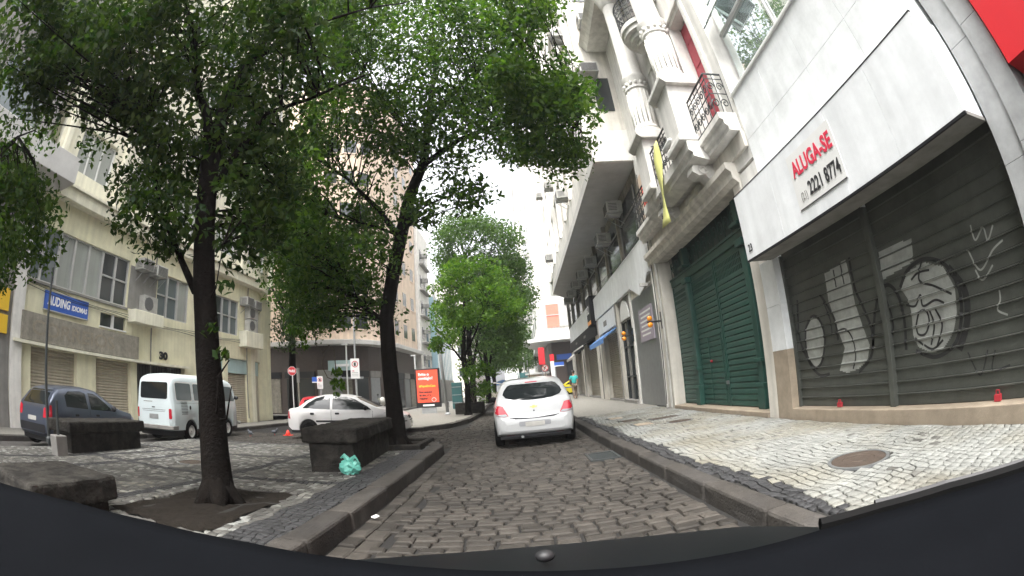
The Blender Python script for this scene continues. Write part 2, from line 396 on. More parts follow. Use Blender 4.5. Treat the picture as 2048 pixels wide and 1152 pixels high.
# irregular pavement stones on a warped grid
def stone_field(x0, x1, y0, y1, cell, keep, zf, jit=.30, gap=.86, colour=None):
    nx, ny = int((x1-x0)/cell), int((y1-y0)/cell)
    gx, gy = np.meshgrid(np.arange(nx+1), np.arange(ny+1), indexing='ij')
    X = x0+gx*cell+RNG.uniform(-jit,jit,gx.shape)*cell+(gy%2)*0*cell+.25*cell*np.sin(gy*.7+gx*.13); Y = y0+gy*cell+RNG.uniform(-jit,jit,gx.shape)*cell+.3*cell*np.sin(gx*.5+gy*.21)
    P = np.stack([X,Y],-1); q = np.stack([P[:-1,:-1],P[1:,:-1],P[1:,1:],P[:-1,1:]],2).reshape(-1,4,2)
    cen = q.mean(1); k = keep(cen[:,0],cen[:,1]); q, cen = q[k], cen[k]; n = len(q)
    z = zf(cen[:,0],cen[:,1])+RNG.uniform(-.0015,.0015,n); tl = RNG.uniform(-.014,.014,(n,2)); Vs = []
    for ins, dz in ((gap,-.03),(gap,-.003),(gap*.93,0)):
        p = cen[:,None]+(q-cen[:,None])*ins; zz = z[:,None]+dz+((p-cen[:,None])*tl[:,None]).sum(-1)*(dz > -.02)
        Vs.append(np.concatenate([p,zz[...,None]],-1))
    V = np.concatenate(Vs,1)
    F = np.array([(r+k,r+(k+1)%4,r+4+(k+1)%4,r+4+k) for r in (0,4) for k in range(4)]+[(8,9,10,11)])
    return V, F, cen
def lay_stones(parent, V, F, cen, mi, mats, rank, nm):
    o = np.argsort(rank(cen)); a, b = o[:300], o[300:]
    n = len(b); np_mesh('small_paving_stones', V[b].reshape(-1,3), (F[None]+(np.arange(n)*12)[:,None,None]).reshape(-1,4), mats[0], parent, kind='stuff', mats=mats, mi=np.repeat(mi[b], len(F)))
    for i in a:
        c = V[i].mean(0); me = mesh_from(nm, [tuple(p-c) for p in V[i]], [tuple(f) for f in F]); me.materials.append(MATS[mats[mi[i]]]); piece(nm, me, parent, tuple(c))
# right pavement -------------------------------------------------
KH = .13
def zr(x, y): return .016*x+KH
def rk(y): return np.interp(y, [-3,1,3,9.6,14,40], [1.72,1.70,1.62,1.42,1.36,1.3])
pr = MB(); ys = [-4,1,3,9.6,14,40]
pr.add([(float(rk(y))+.2, y, gz(float(rk(y)))+KH-.022) for y in ys]+[(4.9, y, gz(4.9)+KH-.022) for y in ys[::-1]], [tuple(range(12))])
pav_r = tag(put('pavement', pr, 'bed_sand'), kind='structure')
LIDS = [(2.96,3.22,.30),(3.22,9.1,.27)]
RECT = [(2.35,2.78,9.45,9.95),(2.3,2.75,10.6,11.1),(2.2,2.6,11.7,12.2),(2.9,3.6,10.1,10.5)]
def keep_r(x, y):
    k = (x > rk(y)+.26)&(x < 4.22)
    for a,b,r in LIDS: k &= (x-a)**2+(y-b)**2 > (r+.03)**2
    for a,b,c,d in RECT: k &= ~((x > a-.03)&(x < b+.03)&(y > c-.03)&(y < d+.03))
    return k
V, F, cen = stone_field(1.5, 4.25, .2, 14, .092, keep_r, zr, jit=.25, gap=.84)
mi = ((cen[:,0] < rk(cen[:,1])+.47+.05*np.sin(cen[:,1]*2.1)+RNG.uniform(-.03,.03,len(cen)))).astype(int)
stn = (np.sin(cen[:,0]*9.1+cen[:,1]*2.2)+np.sin(cen[:,1]*3.3-cen[:,0]*4.1))*.5
mi = np.where((mi == 0)&(RNG.random(len(mi)) < .015+.02*(stn > .5)), 2, mi)
lay_stones(pav_r, V, F, cen, mi, ['white_stone','dark_stone','grey_stone'], lambda c: np.abs(c[:,0]-2.9)*.9+np.abs(c[:,1]-3.4)+5*((c[:,1] < 2.0)&(c[:,0] < 3)), 'paving_stone')
sheet('far_paving', [(float(rk(14))+.25,14.0),(4.25,14.0),(4.25,40),(float(rk(40))+.25,40)], KH-.004, 'paving_far', pav_r)
CHIP = bpy.data.textures.new('chips', 'CLOUDS'); CHIP.noise_scale = .16; CHIP.noise_depth = 3
def rough(ob, s_, lv=3):
    m_ = ob.modifiers.new('cut', 'SUBSURF'); m_.subdivision_type = 'SIMPLE'; m_.levels = lv; m_.render_levels = lv
    m_ = ob.modifiers.new('worn', 'DISPLACE'); m_.texture = CHIP; m_.texture_coords = 'GLOBAL'; m_.strength = s_; m_.mid_level = .5; return ob
def kerb_run(parent, pts, w_, h, dz, seg=1.05, name='kerb_stone', flip=1):
    """row of kerb blocks along pts; blocks lie to the left (flip 1) of the walking direction"""
    P = [Vector((p[0],p[1])) for p in pts]; d = 0; seglens = [(P[i+1]-P[i]).length for i in range(len(P)-1)]; T = sum(seglens)
    def at(s):
        s = max(0, min(T, s))
        for i, l in enumerate(seglens):
            if s <= l or i == len(seglens)-1: return P[i]+(P[i+1]-P[i])*(s/l)
            s -= l
    s = 0
    while s < T-.1:
        l = min(random.uniform(seg*.75, seg*1.25), T-s); a, b = at(s+.008), at(s+l-.008); t = (b-a).normalized(); n = Vector((-t.y,t.x))*flip
        q = [a, b, b+n*w_, a+n*w_]; j = random.uniform(-.012,.012); mb = MB()
        top = gz(q[0].x)+h+j
        mb.prism([(p.x,p.y) for p in q], 'z', top-.42, top); rough(put(name, mb, 'kerb', parent, bevel=.03), .022, 2); s += l
kerb_run(pav_r, [(float(rk(y)),y) for y in (-2,1,3,6,9.6,14,20,30,39)], .22, KH+.012, 0, flip=-1)
# left plaza -----------------------------------------------------
KL2 = .16
def zl(x, y): return .016*x+KL2
pl = MB(); pl.add([(x,y,gz(x)+KL2-.022) for x,y in [(-1.95,-4),(-9.6,-4),(-9.6,9.6),(-8.6,10.4),(-2.6,10.55),(-2.0,10.2)]], [tuple(range(6))[::-1]])
plaza = tag(put('plaza_pavement', pl, 'bed_sand'), kind='structure')
PIT1, PIT2 = (-4.15,-2.75,2.9,4.75), (-3.75,-2.32,9.15,10.42)
def inbox(x, y, b, m=0): return (x > b[0]-m)&(x < b[1]+m)&(y > b[2]-m)&(y < b[3]+m)
def keep_l(x, y):
    k = (x < -2.02)&(x > -9.5)&(y < 10.35)&~inbox(x,y,PIT2,.14)&~inbox(x,y,PIT1,.02)
    k &= (x+5.95)**2+(y-6.35)**2 > .33**2
    return k
V, F, cen = stone_field(-9.55, -1.95, 1.6, 10.4, .088, keep_l, zl)
def near_line(c, a, b, w_):
    a, b = np.array(a), np.array(b); t = np.clip(((c-a)@(b-a))/((b-a)@(b-a)),0,1); return np.linalg.norm(c-(a+t[:,None]*(b-a)),axis=1) < w_
dark = (cen[:,0] > -2.5)
for a,b in [((-9.5,5.4),(-2.4,5.55)),((-4.6,2),(-4.4,10.4)),((-8.3,3.0),(-7.4,10.4)),((-9.5,7.7),(-2.4,8.0)),((-7.0,2),(-6.9,10.4)),((-9.5,10.25),(-2.4,10.2))]: dark |= near_line(cen, a, b, .10)
mi = dark.astype(int); mi = np.where((mi == 0)&(RNG.random(len(mi)) < .2), 2, mi)
lay_stones(plaza, V, F, cen, mi, ['grey_stone','dark_stone','white_stone'], lambda c: np.abs(c[:,0]+2.9)+np.abs(c[:,1]-5.2)*.8, 'paving_stone')
kerb_run(plaza, [(float(xl(y)),y) for y in (-2,1,3,6,9,10.15)]+[(-2.1,10.5),(-2.9,10.75),(-6,10.8)], .28, KL2+.02, 0, flip=1)
# tree pits: soil with stone borders
def pit(b, border=True):
    s_ = MB(); nx = 8; vs = []
    for i in range(nx+1):
        for j in range(nx+1):
            x = b[0]+(b[1]-b[0])*i/nx; y = b[2]+(b[3]-b[2])*j/nx; vs.append((x,y,gz(x)+KL2-.01+random.uniform(-.02,.03)))
    s_.add(vs, [(i*(nx+1)+j,(i+1)*(nx+1)+j,(i+1)*(nx+1)+j+1,i*(nx+1)+j+1) for i in range(nx) for j in range(nx)]); put('tree_pit_soil', s_, 'soil', plaza, smooth=True)
    if border:
        e = .13
        for q in [(b[0]-e,b[1]+e,b[2]-e,b[2]),(b[0]-e,b[1]+e,b[3],b[3]+e),(b[0]-e,b[0],b[2],b[3]),(b[1],b[1]+e,b[2],b[3])]:
            rough(put('pit_border', MB().box(q[0],q[1],q[2],q[3],gz(q[0])+KL2-.1,gz(q[0])+KL2+random.uniform(.08,.13)), 'granite', plaza, bevel=.02), .03)
pit(PIT1, False); pit(PIT2)
# side lane by the parked cars, pavement below the left building
sheet('side_lane', [(-12.3,-6),(-9.6,-6),(-9.6,9.8),(-8.6,10.6),(-8.6,10.7),(-12.3,10.7)], -.028, 'asphalt', road)
pb = tag(sheet('pavement_beyond', [(-14.7,-6),(-12.1,-6),(-12.1,26.5),(-14.7,28.5)], .10, 'paving_far'), kind='structure')
kerb_run(pb, [(-12.1,-4),(-12.1,24),(-12.6,26.5),(-14,28.4)], .25, .11, 0, seg=1.6, flip=1)
# the block across the junction
blk = [(-5.6,15.0),(-3.6,15.3),(-2.7,16.6),(-2.3,18.6),(-2.2,24),(-2.6,34),(-2.9,90),(-9.6,90),(-9.3,24),(-8.6,18),(-7.2,15.6)]
isl = tag(sheet('island_pavement', blk, .13, 'paving_far'), kind='structure')
kerb_run(isl, blk[:7], .25, .15, 0, seg=1.1, flip=1); kerb_run(isl, [blk[0]]+blk[:6:-1], .25, .15, 0, seg=1.6, flip=-1)
fp = tag(sheet('pavement_far', [(1.3,46),(14,46),(14,160),(1.2,160)], .13, 'paving_far'), kind='structure')
fl = tag(sheet('pavement_left_far', [(-12.6,31),(-11,33),(-10.4,36),(-10.2,160),(-30,160),(-30,30)], .10, 'paving_far'), kind='structure')
# lids and gratings
for i,(a,b,r) in enumerate(LIDS):
    t = thing('manhole_cover', ['large round rusty manhole cover in the pale pavement before the grey shutter','round iron manhole cover in the pavement before the green gate'][i], 'manhole cover', (a,b,gz(a)+KH), group='round manhole covers')
    put('rim', MB().lathe([(r+.02,-.02),(r+.02,.004),(r-.015,.004),(r-.015,-.02)], n=36, cap=False), 'steel', t, local=True)
    put('lid', MB().lathe([(.001,.002),(r*.3,.002),(r*.32,-.004),(r*.55,-.004),(r*.57,.002),(r-.02,.002),(r-.02,-.03)], n=36, cap=False), 'rust_lid', t, local=True)
t = thing('manhole_cover', 'round dark manhole cover set in the grey plaza stones behind the tree', 'manhole cover', (-5.95,6.35,gz(-5.95)+KL2))
put('rim', MB().lathe([(.32,-.02),(.32,.004),(.29,.004),(.29,-.02)], n=36, cap=False), 'steel', t, local=True)
put('lid', MB().lathe([(.001,.001),(.12,.001),(.13,-.005),(.2,-.005),(.21,.001),(.285,.001),(.285,-.03)], n=36, cap=False), 'rust_lid', t, local=True)
for i,(a,b,c,d) in enumerate(RECT):
    t = thing('access_cover', ['small rectangular cover in the pavement beside the round lid','rectangular service cover level with the green gate','rectangular service cover farthest along the pale pavement','wide rectangular cover close to the green gate sill'][i], 'access cover', ((a+b)/2,(c+d)/2,gz(a)+KH), group='rectangular service covers')
    put('frame', MB().box(-(b-a)/2,(b-a)/2,-(d-c)/2,(d-c)/2,-.03,.0), 'steel', t, local=True)
    put('plate', MB().box(-(b-a)/2+.03,(b-a)/2-.03,-(d-c)/2+.03,(d-c)/2-.03,-.02,.006), ['tan_stone','rust_lid'][i%2], t, local=True)
t = thing('storm_drain', 'iron storm drain grating set in the setts by the kerb', 'drain grating', (1.18,7.2,gz(1.2)+.004))
put('frame', MB().box(-.24,.24,-.36,-.32,-.03,.012).box(-.24,.24,.32,.36,-.03,.012).box(-.24,-.2,-.32,.32,-.03,.012).box(.2,.24,-.32,.32,-.03,.012), 'iron', t, local=True)
b = MB()
for k in range(9): b.box(-.2,.2,-.29+k*.068,-.268+k*.068,-.02,.004)
put('bar_grid', b, 'iron', t, local=True); put('shaft', MB().box(-.2,.2,-.32,.32,-.03,-.015), 'black', t, local=True)
# ================================================================== right side buildings (facade plane X = 4.25)
XR = 4.25
def slat_mesh(name, L, pitch, depth, m, prof='bulge'):
    """one horizontal slat along Y, bulging to -X"""
    if prof == 'bulge': pr = [(-depth*.25,0),(-depth*.35,pitch*.03),(-depth*.35,pitch*.84),(-depth,pitch*.90),(-depth,pitch*.96),(-depth*.25,pitch)]
    else: pr = [(0,0),(-depth,pitch*.12),(-depth*.8,pitch*.72),(-depth*.1,pitch*.97)]
    v = [(x,0,z) for x,z in pr]+[(x,L,z) for x,z in pr]; n = len(pr)
    f = [(i,i+1,n+i+1,n+i) for i in range(n-1)]+[tuple(range(n))[::-1], tuple(range(n,2*n))]
    me = mesh_from(name, v, f); me.materials.append(MATS[m]); return me
def wall_holes(mb, axis, c0, c1, a0, a1, z0, z1, holes):
    """thick wall slab c0..c1 along axis 'x' (plane facing x) over a0..a1 x z0..z1 with rectangular holes (a,b,za,zb)"""
    As = sorted(set([a0,a1]+[h[0] for h in holes]+[h[1] for h in holes])); Zs = sorted(set([z0,z1]+[h[2] for h in holes]+[h[3] for h in holes]))
    As = [a for a in As if a0-1e-6 <= a <= a1+1e-6]; Zs = [z for z in Zs if z0-1e-6 <= z <= z1+1e-6]
    solid = [[not any(h[0]-1e-6 <= (As[i]+As[i+1])/2 <= h[1]+1e-6 and h[2] <= (Zs[j]+Zs[j+1])/2 <= h[3] for h in holes) for j in range(len(Zs)-1)] for i in range(len(As)-1)]
    def P(c, a, z): return (c,a,z) if axis == 'x' else (a,c,z)
    ni, nj = len(As)-1, len(Zs)-1
    for i in range(ni):
        for j in range(nj):
            if not solid[i][j]: continue
            A0,A1,B0,B1 = As[i],As[i+1],Zs[j],Zs[j+1]
            mb.quad(P(c0,A0,B0),P(c0,A1,B0),P(c0,A1,B1),P(c0,A0,B1)); mb.quad(P(c1,A0,B0),P(c1,A0,B1),P(c1,A1,B1),P(c1,A1,B0))
            if i == 0 or not solid[i-1][j]: mb.quad(P(c0,A0,B0),P(c0,A0,B1),P(c1,A0,B1),P(c1,A0,B0))
            if i == ni-1 or not solid[i+1][j]: mb.quad(P(c0,A1,B0),P(c1,A1,B0),P(c1,A1,B1),P(c0,A1,B1))
            if j == 0 or not solid[i][j-1]: mb.quad(P(c0,A0,B0),P(c1,A0,B0),P(c1,A1,B0),P(c0,A1,B0))
            if j == nj-1 or not solid[i][j+1]: mb.quad(P(c0,A0,B1),P(c0,A1,B1),P(c1,A1,B1),P(c1,A0,B1))
    return mb
# --- R0: neighbour with the red panel
n0 = thing('shop_building', 'dark shopfront under a flat red panel beside the marble shop', 'building', (4.25,-2,.1))
put('wall', MB().box(4.6,9,-9,1.08,.1,14), 'marble_grey', n0)
put('red_panel', MB().box(4.12,4.6,-8,1.06,3.03,8.5), 'red_panel', n0)
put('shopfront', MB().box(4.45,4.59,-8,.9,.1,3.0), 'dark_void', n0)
# --- R1: marble shop with the grey roller shutter
r1 = thing('marble_shop', 'white marble shop building with closed grey graffitied roller shutter and to let sign box', 'building', (4.25,4,.15))
put('wall', MB().box(4.62,9,1.08,6.05,.1,5.7).box(4.62,9,1.08,6.05,8.9,16).box(4.62,9,6.05,6.68,.1,4.55), 'marble', r1)
# marble slabs over the sign
zs = [3.92,4.9,5.85]; ysl = [1.7,2.8,3.9,5.0,6.04]
for j in range(2):
    for i in range(4): put('marble_slab', MB().box(XR,XR+.36,ysl[i]+.002,ysl[i+1]-.002,zs[j]+.002,zs[j+1]-.002), 'marble', r1, bevel=.003)
put('marble_slab', MB().box(XR+.01,XR+.36,6.045,6.66,3.92,4.52), 'cream_light', r1)
put('coping', MB().box(XR-.04,XR+.5,1.66,6.07,5.852,5.90), 'white_paint', r1, bevel=.006)
# right jamb slabs
for k,(a,b) in enumerate([(.12,1.25),(1.25,2.35),(2.35,3.55),(3.55,4.75),(4.75,5.95)]):
    put('jamb_slab', MB().box(XR-.03,XR+.36,1.36,1.64,a+.002,b-.002), 'marble_grey', r1, bevel=.003)
    put('jamb_slab', MB().box(XR-.06,XR+.36,1.09,1.355,a+.102,b+.098), 'marble_grey', r1, bevel=.003)
# pilaster left of the shutter
for k,(a,b,m) in enumerate([(.16,1.32,'tan_stone'),(1.32,2.06,'marble'),(2.06,2.83,'marble')]):
    put('pilaster_slab', MB().box(XR-.02,XR+.36,6.24,6.70,a+.002,b-.002), m, r1, bevel=.004)
put('sill', MB().box(XR-.03,XR+.36,1.645,6.235,.1,.36), 'tan_stone', r1, bevel=.01)
# to-let box
SX = 3.77
sb = put('sign_box', MB().box(SX+.02,XR-.002,1.67,6.27,2.84,3.89), 'sign_white', r1)
for a,b in [(1.65,2.62),(2.62,3.55),(3.55,5.1),(5.1,6.29)]:
    put('sign_panel', MB().box(SX,SX+.018,a+.002,b-.002,2.82,3.91), 'sign_white', sb, bevel=.002)
put('drip_edge', MB().box(SX-.006,SX+.03,1.645,6.295,2.79,2.818).box(SX-.004,SX+.03,1.645,6.295,3.912,3.925), 'trim', sb)
put('soffit', MB().box(SX+.032,XR,1.66,6.28,2.80,2.836), 'concrete', sb)
# facing -X, reading direction is -Y
def facade_text(s, size, Y, Z, X, m, parent, fat=0., sx=1., name='lettering', shear=0., width=None):
    return put(name, text_mb(s, size, (X,Y,Z), (0,-1,0), (0,0,1), .004, fat, sx=sx, shear=shear, width=width), m, parent)
put('notice', MB().box(SX-.006,SX-.001,3.50,4.58,3.0,3.76), 'white_paint', sb)
facade_text('ALUGA-SE', .29, 4.50, 3.44, SX-.011, 'red_letter', sb, .008, width=.94)
facade_text('2221 8774', .25, 4.27, 3.11, SX-.011, 'black_letter', sb, .005, width=.72); put('underline', MB().box(SX-.012,SX-.007,3.5,4.56,3.0,3.012), 'black_letter', sb)
facade_text('(21)', .14, 4.47, 3.11, SX-.011, 'concrete', sb, 0, width=.15)
facade_text('23', .17, 6.18, 2.93, SX-.005, 'black_letter', sb, .003, .8)
# shutter: individual slats in two bays with a middle post
PITCH, SD = .150, .040
for (a,b) in ((1.65,3.96),(4.06,6.23)):
    me = slat_mesh('shutter_slat', b-a, PITCH, SD, 'shutter_grey')
    base = put('shutter_curtain', MB().box(XR+.2,XR+.21,a,b,.36,2.84), 'shutter_grey', r1); z = .365
    while z < 2.80: piece('slat', me, base, (XR+.195,a,z)); z += PITCH
put('shutter_post', MB().box(XR+.10,XR+.2,3.962,4.058,.36,2.83), 'shutter_grey', r1, bevel=.008)
for q_ in ((6.2,6.238),(1.645,1.68)): put('shutter_guide', MB().box(XR+.12,XR+.2,q_[0],q_[1],.36,2.83), 'shutter_grey', r1)
for i,yy in enumerate((5.15,2.35)):
    put('padlock', MB().box(XR+.10,XR+.15,yy-.04,yy+.04,.365,.43).tube([(XR+.125,yy-.025,.43),(XR+.125,yy-.02,.47),(XR+.125,yy+.02,.47),(XR+.125,yy+.025,.43)],.008,6), 'spray_red', r1)
# graffiti: paint following the slats
def sh_x(z): 
    t = ((z-.365)/PITCH)%1.0
    return XR+.195-SD*np.interp(t,[0,.03,.84,.90,.96,1],[.25,.35,.35,1,1,.25])
def g_px(px, py): p = P3(px,py,X=XR+.17); return (p.y,p.z)
def spray_line(pts, w_, m, off=.005):
    mb = MB(); Q = [g_px(*p) for p in pts]
    # smooth
    C = []
    for i in range(len(Q)-1):
        p0,p1,p2,p3 = Q[max(i-1,0)],Q[i],Q[i+1],Q[min(i+2,len(Q)-1)]
        for k in range(12):
            t = k/12; C.append(tuple(.5*((2*p1[d])+(-p0[d]+p2[d])*t+(2*p0[d]-5*p1[d]+4*p2[d]-p3[d])*t*t+(-p0[d]+3*p1[d]-3*p2[d]+p3[d])*t**3) for d in (0,1)))
    C.append(Q[-1]); L = []
    for i,c in enumerate(C):
        a, b = C[max(i-1,0)], C[min(i+1,len(C)-1)]; t = Vector((b[0]-a[0],b[1]-a[1])); t = t.normalized() if t.length > 1e-9 else Vector((1,0)); n = Vector((-t.y,t.x))*w_/2
        L.append([(c[0]+n.x*s_,c[1]+n.y*s_) for s_ in (-1,0,1)])
    vs = [(float(sh_x(z))-off,y,z) for r in L for (y,z) in r]
    mb.add(vs, [(3*i+k,3*i+k+1,3*i+4+k,3*i+3+k) for i in range(len(L)-1) for k in (0,1)]); return mb
def spray_fill(pts, off=.003):
    Q = [g_px(*p) for p in pts]; mb = MB(); z0 = min(q[1] for q in Q); z1 = max(q[1] for q in Q); dz = PITCH/8; n = int((z1-z0)/dz)
    def cuts(z):
        r = []
        for i in range(len(Q)):
            a, b = Q[i], Q[(i+1)%len(Q)]
            if (a[1] > z) != (b[1] > z): r.append(a[0]+(z-a[1])*(b[0]-a[0])/(b[1]-a[1]))
        return sorted(r)
    for k in range(n):
        za, zb = z0+k*dz, z0+(k+1)*dz; c = cuts((za+zb)/2)
        for i in range(0,len(c)-1,2): mb.quad((float(sh_x(za))-off,c[i],za),(float(sh_x(za))-off,c[i+1],za),(float(sh_x(zb))-off,c[i+1],zb),(float(sh_x(zb))-off,c[i],zb))
    return mb
for fill in ([(1648,548),(1668,535),(1690,518),(1700,560),(1709,606),(1724,651),(1739,691),(1734,721),(1716,738),(1694,746),(1679,741),(1684,721),(1689,696),(1679,671),(1669,641),(1656,600)],
             [(1756,502),(1822,476),(1826,522),(1764,560)],
             [(1800,575),(1815,545),(1845,524),(1885,533),(1909,575),(1913,626),(1906,666),(1886,698),(1862,706),(1836,694),(1826,671),(1822,625),(1816,600)],
             [(1611,656),(1624,633),(1639,641),(1649,676),(1644,721),(1631,736),(1616,716),(1611,686)]):
    put('graffiti', spray_fill(fill), 'spray_pale', r1)
BL = [[(1594,600),(1599,676),(1619,726),(1639,750),(1659,748)],[(1611,656),(1624,633),(1639,641),(1649,676),(1644,721),(1631,736),(1616,716),(1611,686),(1611,656)],[(1640,590),(1656,615),(1669,641),(1676,680)],[(1697,515),(1709,576),(1726,615),(1744,665),(1742,712),(1718,744)],[(1745,700),(1748,640),(1757,590),(1775,570),(1795,590),(1808,640),(1812,700)],[(1800,575),(1815,540),(1848,518),(1890,530),(1918,580),(1922,640),(1908,690),(1870,714),(1832,702)],
      [(1669,666),(1689,658),(1704,676),(1711,711),(1706,738)],[(1646,603),(1660,640),(1664,670)],[(1755,560),(1785,640),(1780,700)],[(1843,520),(1838,560),(1868,572),(1903,588)],[(1812,610),(1830,612),(1840,590),(1846,612),(1870,600),(1888,606)],[(1832,650),(1838,625),(1852,622),(1858,645),(1850,668),(1836,668),(1832,650)],[(1858,620),(1868,650),(1862,690)],[(1870,618),(1884,650),(1874,692)],[(1848,690),(1866,698),(1886,680)],[(1830,676),(1846,690)],[(1822,560),(1836,545),(1858,540)],[(1666,540),(1672,575)],[(1680,528),(1688,570)]]
for l in BL[:6]: put('graffiti', spray_line(l,.045,'spray_black',.006), 'spray_black', r1)
for l in BL[6:]: put('graffiti', spray_line(l,.026,'spray_black',.007), 'spray_black', r1)
put('graffiti', spray_line([(1895,535),(1928,580),(1934,640),(1918,700)],.09,'spray_black',.004), 'spray_black', r1)
for l in ([(1940,450),(1950,480),(1965,455),(1975,480),(1985,450)],[(1935,500),(1960,540),(1985,500),(2005,480)],[(1950,540),(1965,560),(1985,530)],[(1998,580),(2000,600),(1995,620),(2015,630)]): put('graffiti', spray_line(l,.02,'x',.004), 'spray_pale', r1)
for l in ([(1935,705),(1960,750),(1975,700)],[(1990,700),(1985,740),(2020,730)]): put('graffiti', spray_line(l,.02,'x',.004), 'spray_black', r1)
# glass front above the marble
for a,b in ((1.12,2.7),(2.72,4.3),(4.32,5.98)):
    p_ = put('glazing', MB().box(XR+.30,XR+.31,a+.02,b-.02,5.92,8.85), 'pane_mirror', r1)
    put('glazing_frame', MB().box(XR+.24,XR+.30,a-.02,a+.02,5.9,8.9).box(XR+.24,XR+.30,a+.02,b-.02,7.35,7.40), 'alu', p_)
vent_a, vent_b = (XR+.22,5.92,8.2), (XR-.12,5.92,7.3)
put('open_vent', MB().tube([(XR+.22,5.0,8.2),(XR-.12,5.0,7.45),(XR-.12,5.85,7.45),(XR+.22,5.85,8.2),(XR+.22,5.0,8.2)],.02,6).quad((XR+.22,5.0,8.2),(XR-.12,5.0,7.45),(XR-.12,5.85,7.45),(XR+.22,5.85,8.2)), 'pane_mirror', r1)
# --- R2: ornate building with green gate
r2 = thing('ornate_building', 'old cream building with green slatted gates below columns and iron balconies', 'building', (4.25,9.5,.2))
w2 = MB(); wall_holes(w2,'x',XR+.02,XR+.42,6.08,12.9,4.6,16,[(6.55,7.55,5.55,9.0),(8.15,9.35,5.55,9.0),(10.4,11.4,5.55,9.0),(6.55,7.55,10.2,13.2),(8.15,9.35,10.2,13.2),(10.4,11.4,10.2,13.2)])
put('wall', w2, 'cream_light', r2)
put('pier', MB().box(XR,XR+.5,12.32,12.9,.15,4.6), 'cream', r2, bevel=.02); put('pier', MB().box(XR-.0,XR+.5,6.72,7.05,.15,4.6), 'cream', r2, bevel=.02)
put('rear_mass', MB().box(XR+.72,9,6.72,12.9,.15,4.5).box(XR+.75,9,6.1,12.9,4.5,16), 'cream', r2)
put('downpipe', MB().tube([(XR-.05,12.42,.2),(XR-.05,12.42,5.5)],.04,8), 'white_plastic', r2)
for y0,y1,z0,z1 in ((6.55,7.55,5.55,9.0),(8.15,9.35,5.55,9.0),(10.4,11.4,5.55,9.0),(6.55,7.55,10.2,13.2),(8.15,9.35,10.2,13.2),(10.4,11.4,10.2,13.2)):
    d_ = put('red_door', MB().box(XR+.3,XR+.36,y0+.06,y1-.06,z0,z1-.06), 'red_wood', r2)
    p_ = MB()
    for k in range(2):
        ya = y0+.14+k*(y1-y0-.2)/2; yb = ya+(y1-y0-.36)/2
        for za,zb in ((z0+.15,z0+.9),(z0+1.0,z0+2.0),(z0+2.1,z1-.75),(z1-.62,z1-.18)): p_.box(XR+.28,XR+.30,ya,yb,za,zb)
    put('door_panels', p_, 'red_wood', d_, bevel=.01)
    put('door_surround', MB().box(XR-.03,XR+.3,y0-.1,y0+.06,z0,z1+.1).box(XR-.03,XR+.3,y1-.06,y1+.1,z0,z1+.1).box(XR-.06,XR+.3,y0-.16,y1+.16,z1+.1,z1+.28), 'cream_light', r2, bevel=.015)
# lintel mouldings
put('lintel', MB().prism([(XR-.02,4.42),(XR-.12,4.5),(XR-.12,4.62),(XR-.22,4.7),(XR-.22,4.82),(XR+.3,4.82),(XR+.3,4.42)],'y',6.73,12.88), 'cream', r2)
put('frieze', MB().box(XR-.05,XR+.1,6.1,12.88,4.83,5.16), 'cream', r2)
# balcony slab with stepped edge
BX = 3.86
put('balcony_slab', MB().prism([(XR,5.17),(BX+.14,5.17),(BX+.14,5.25),(BX+.07,5.3),(BX+.07,5.38),(BX,5.42),(BX,5.54),(XR,5.54)],'y',6.12,12.7), 'cream_light', r2)
put('balcony_slab', MB().prism([(BX+.15,5.12),(BX-.18,5.22),(BX-.18,5.30),(BX-.26,5.36),(BX-.26,5.56),(BX+.15,5.56)],'y',7.2,10.75), 'cream_light', r2)
def scroll_bracket(y):
    c = MB(); pts = []
    for k in range(22):
        a = math.pi*.5+k*.28; r = .16-.006*k; pts.append((BX+.12+r*math.cos(a)*.9,y,5.02+r*math.sin(a)*.6))
    body = [(XR,5.16),(BX-.12,5.16),(BX-.16,5.02),(BX-.02,4.92),(BX+.1,4.95),(BX+.2,4.83),(XR-.03,4.72),(XR,4.70)]
    c.prism(body,'y',y-.16,y+.16)
    for s_ in (-.17,.17): c.tube([(p[0],y+s_,p[2]) for p in pts],.03,6)
    put('scroll_bracket', c, 'cream_light', r2)
for y in (7.65,9.9): scroll_bracket(y)
put('leaf_relief', MB().sphere((XR-.04,8.75,4.98),(.08,.5,.1)).sphere((XR-.05,8.45,5.02),(.07,.22,.12)).sphere((XR-.05,9.05,5.02),(.07,.22,.12)), 'cream_light', r2, smooth=True)
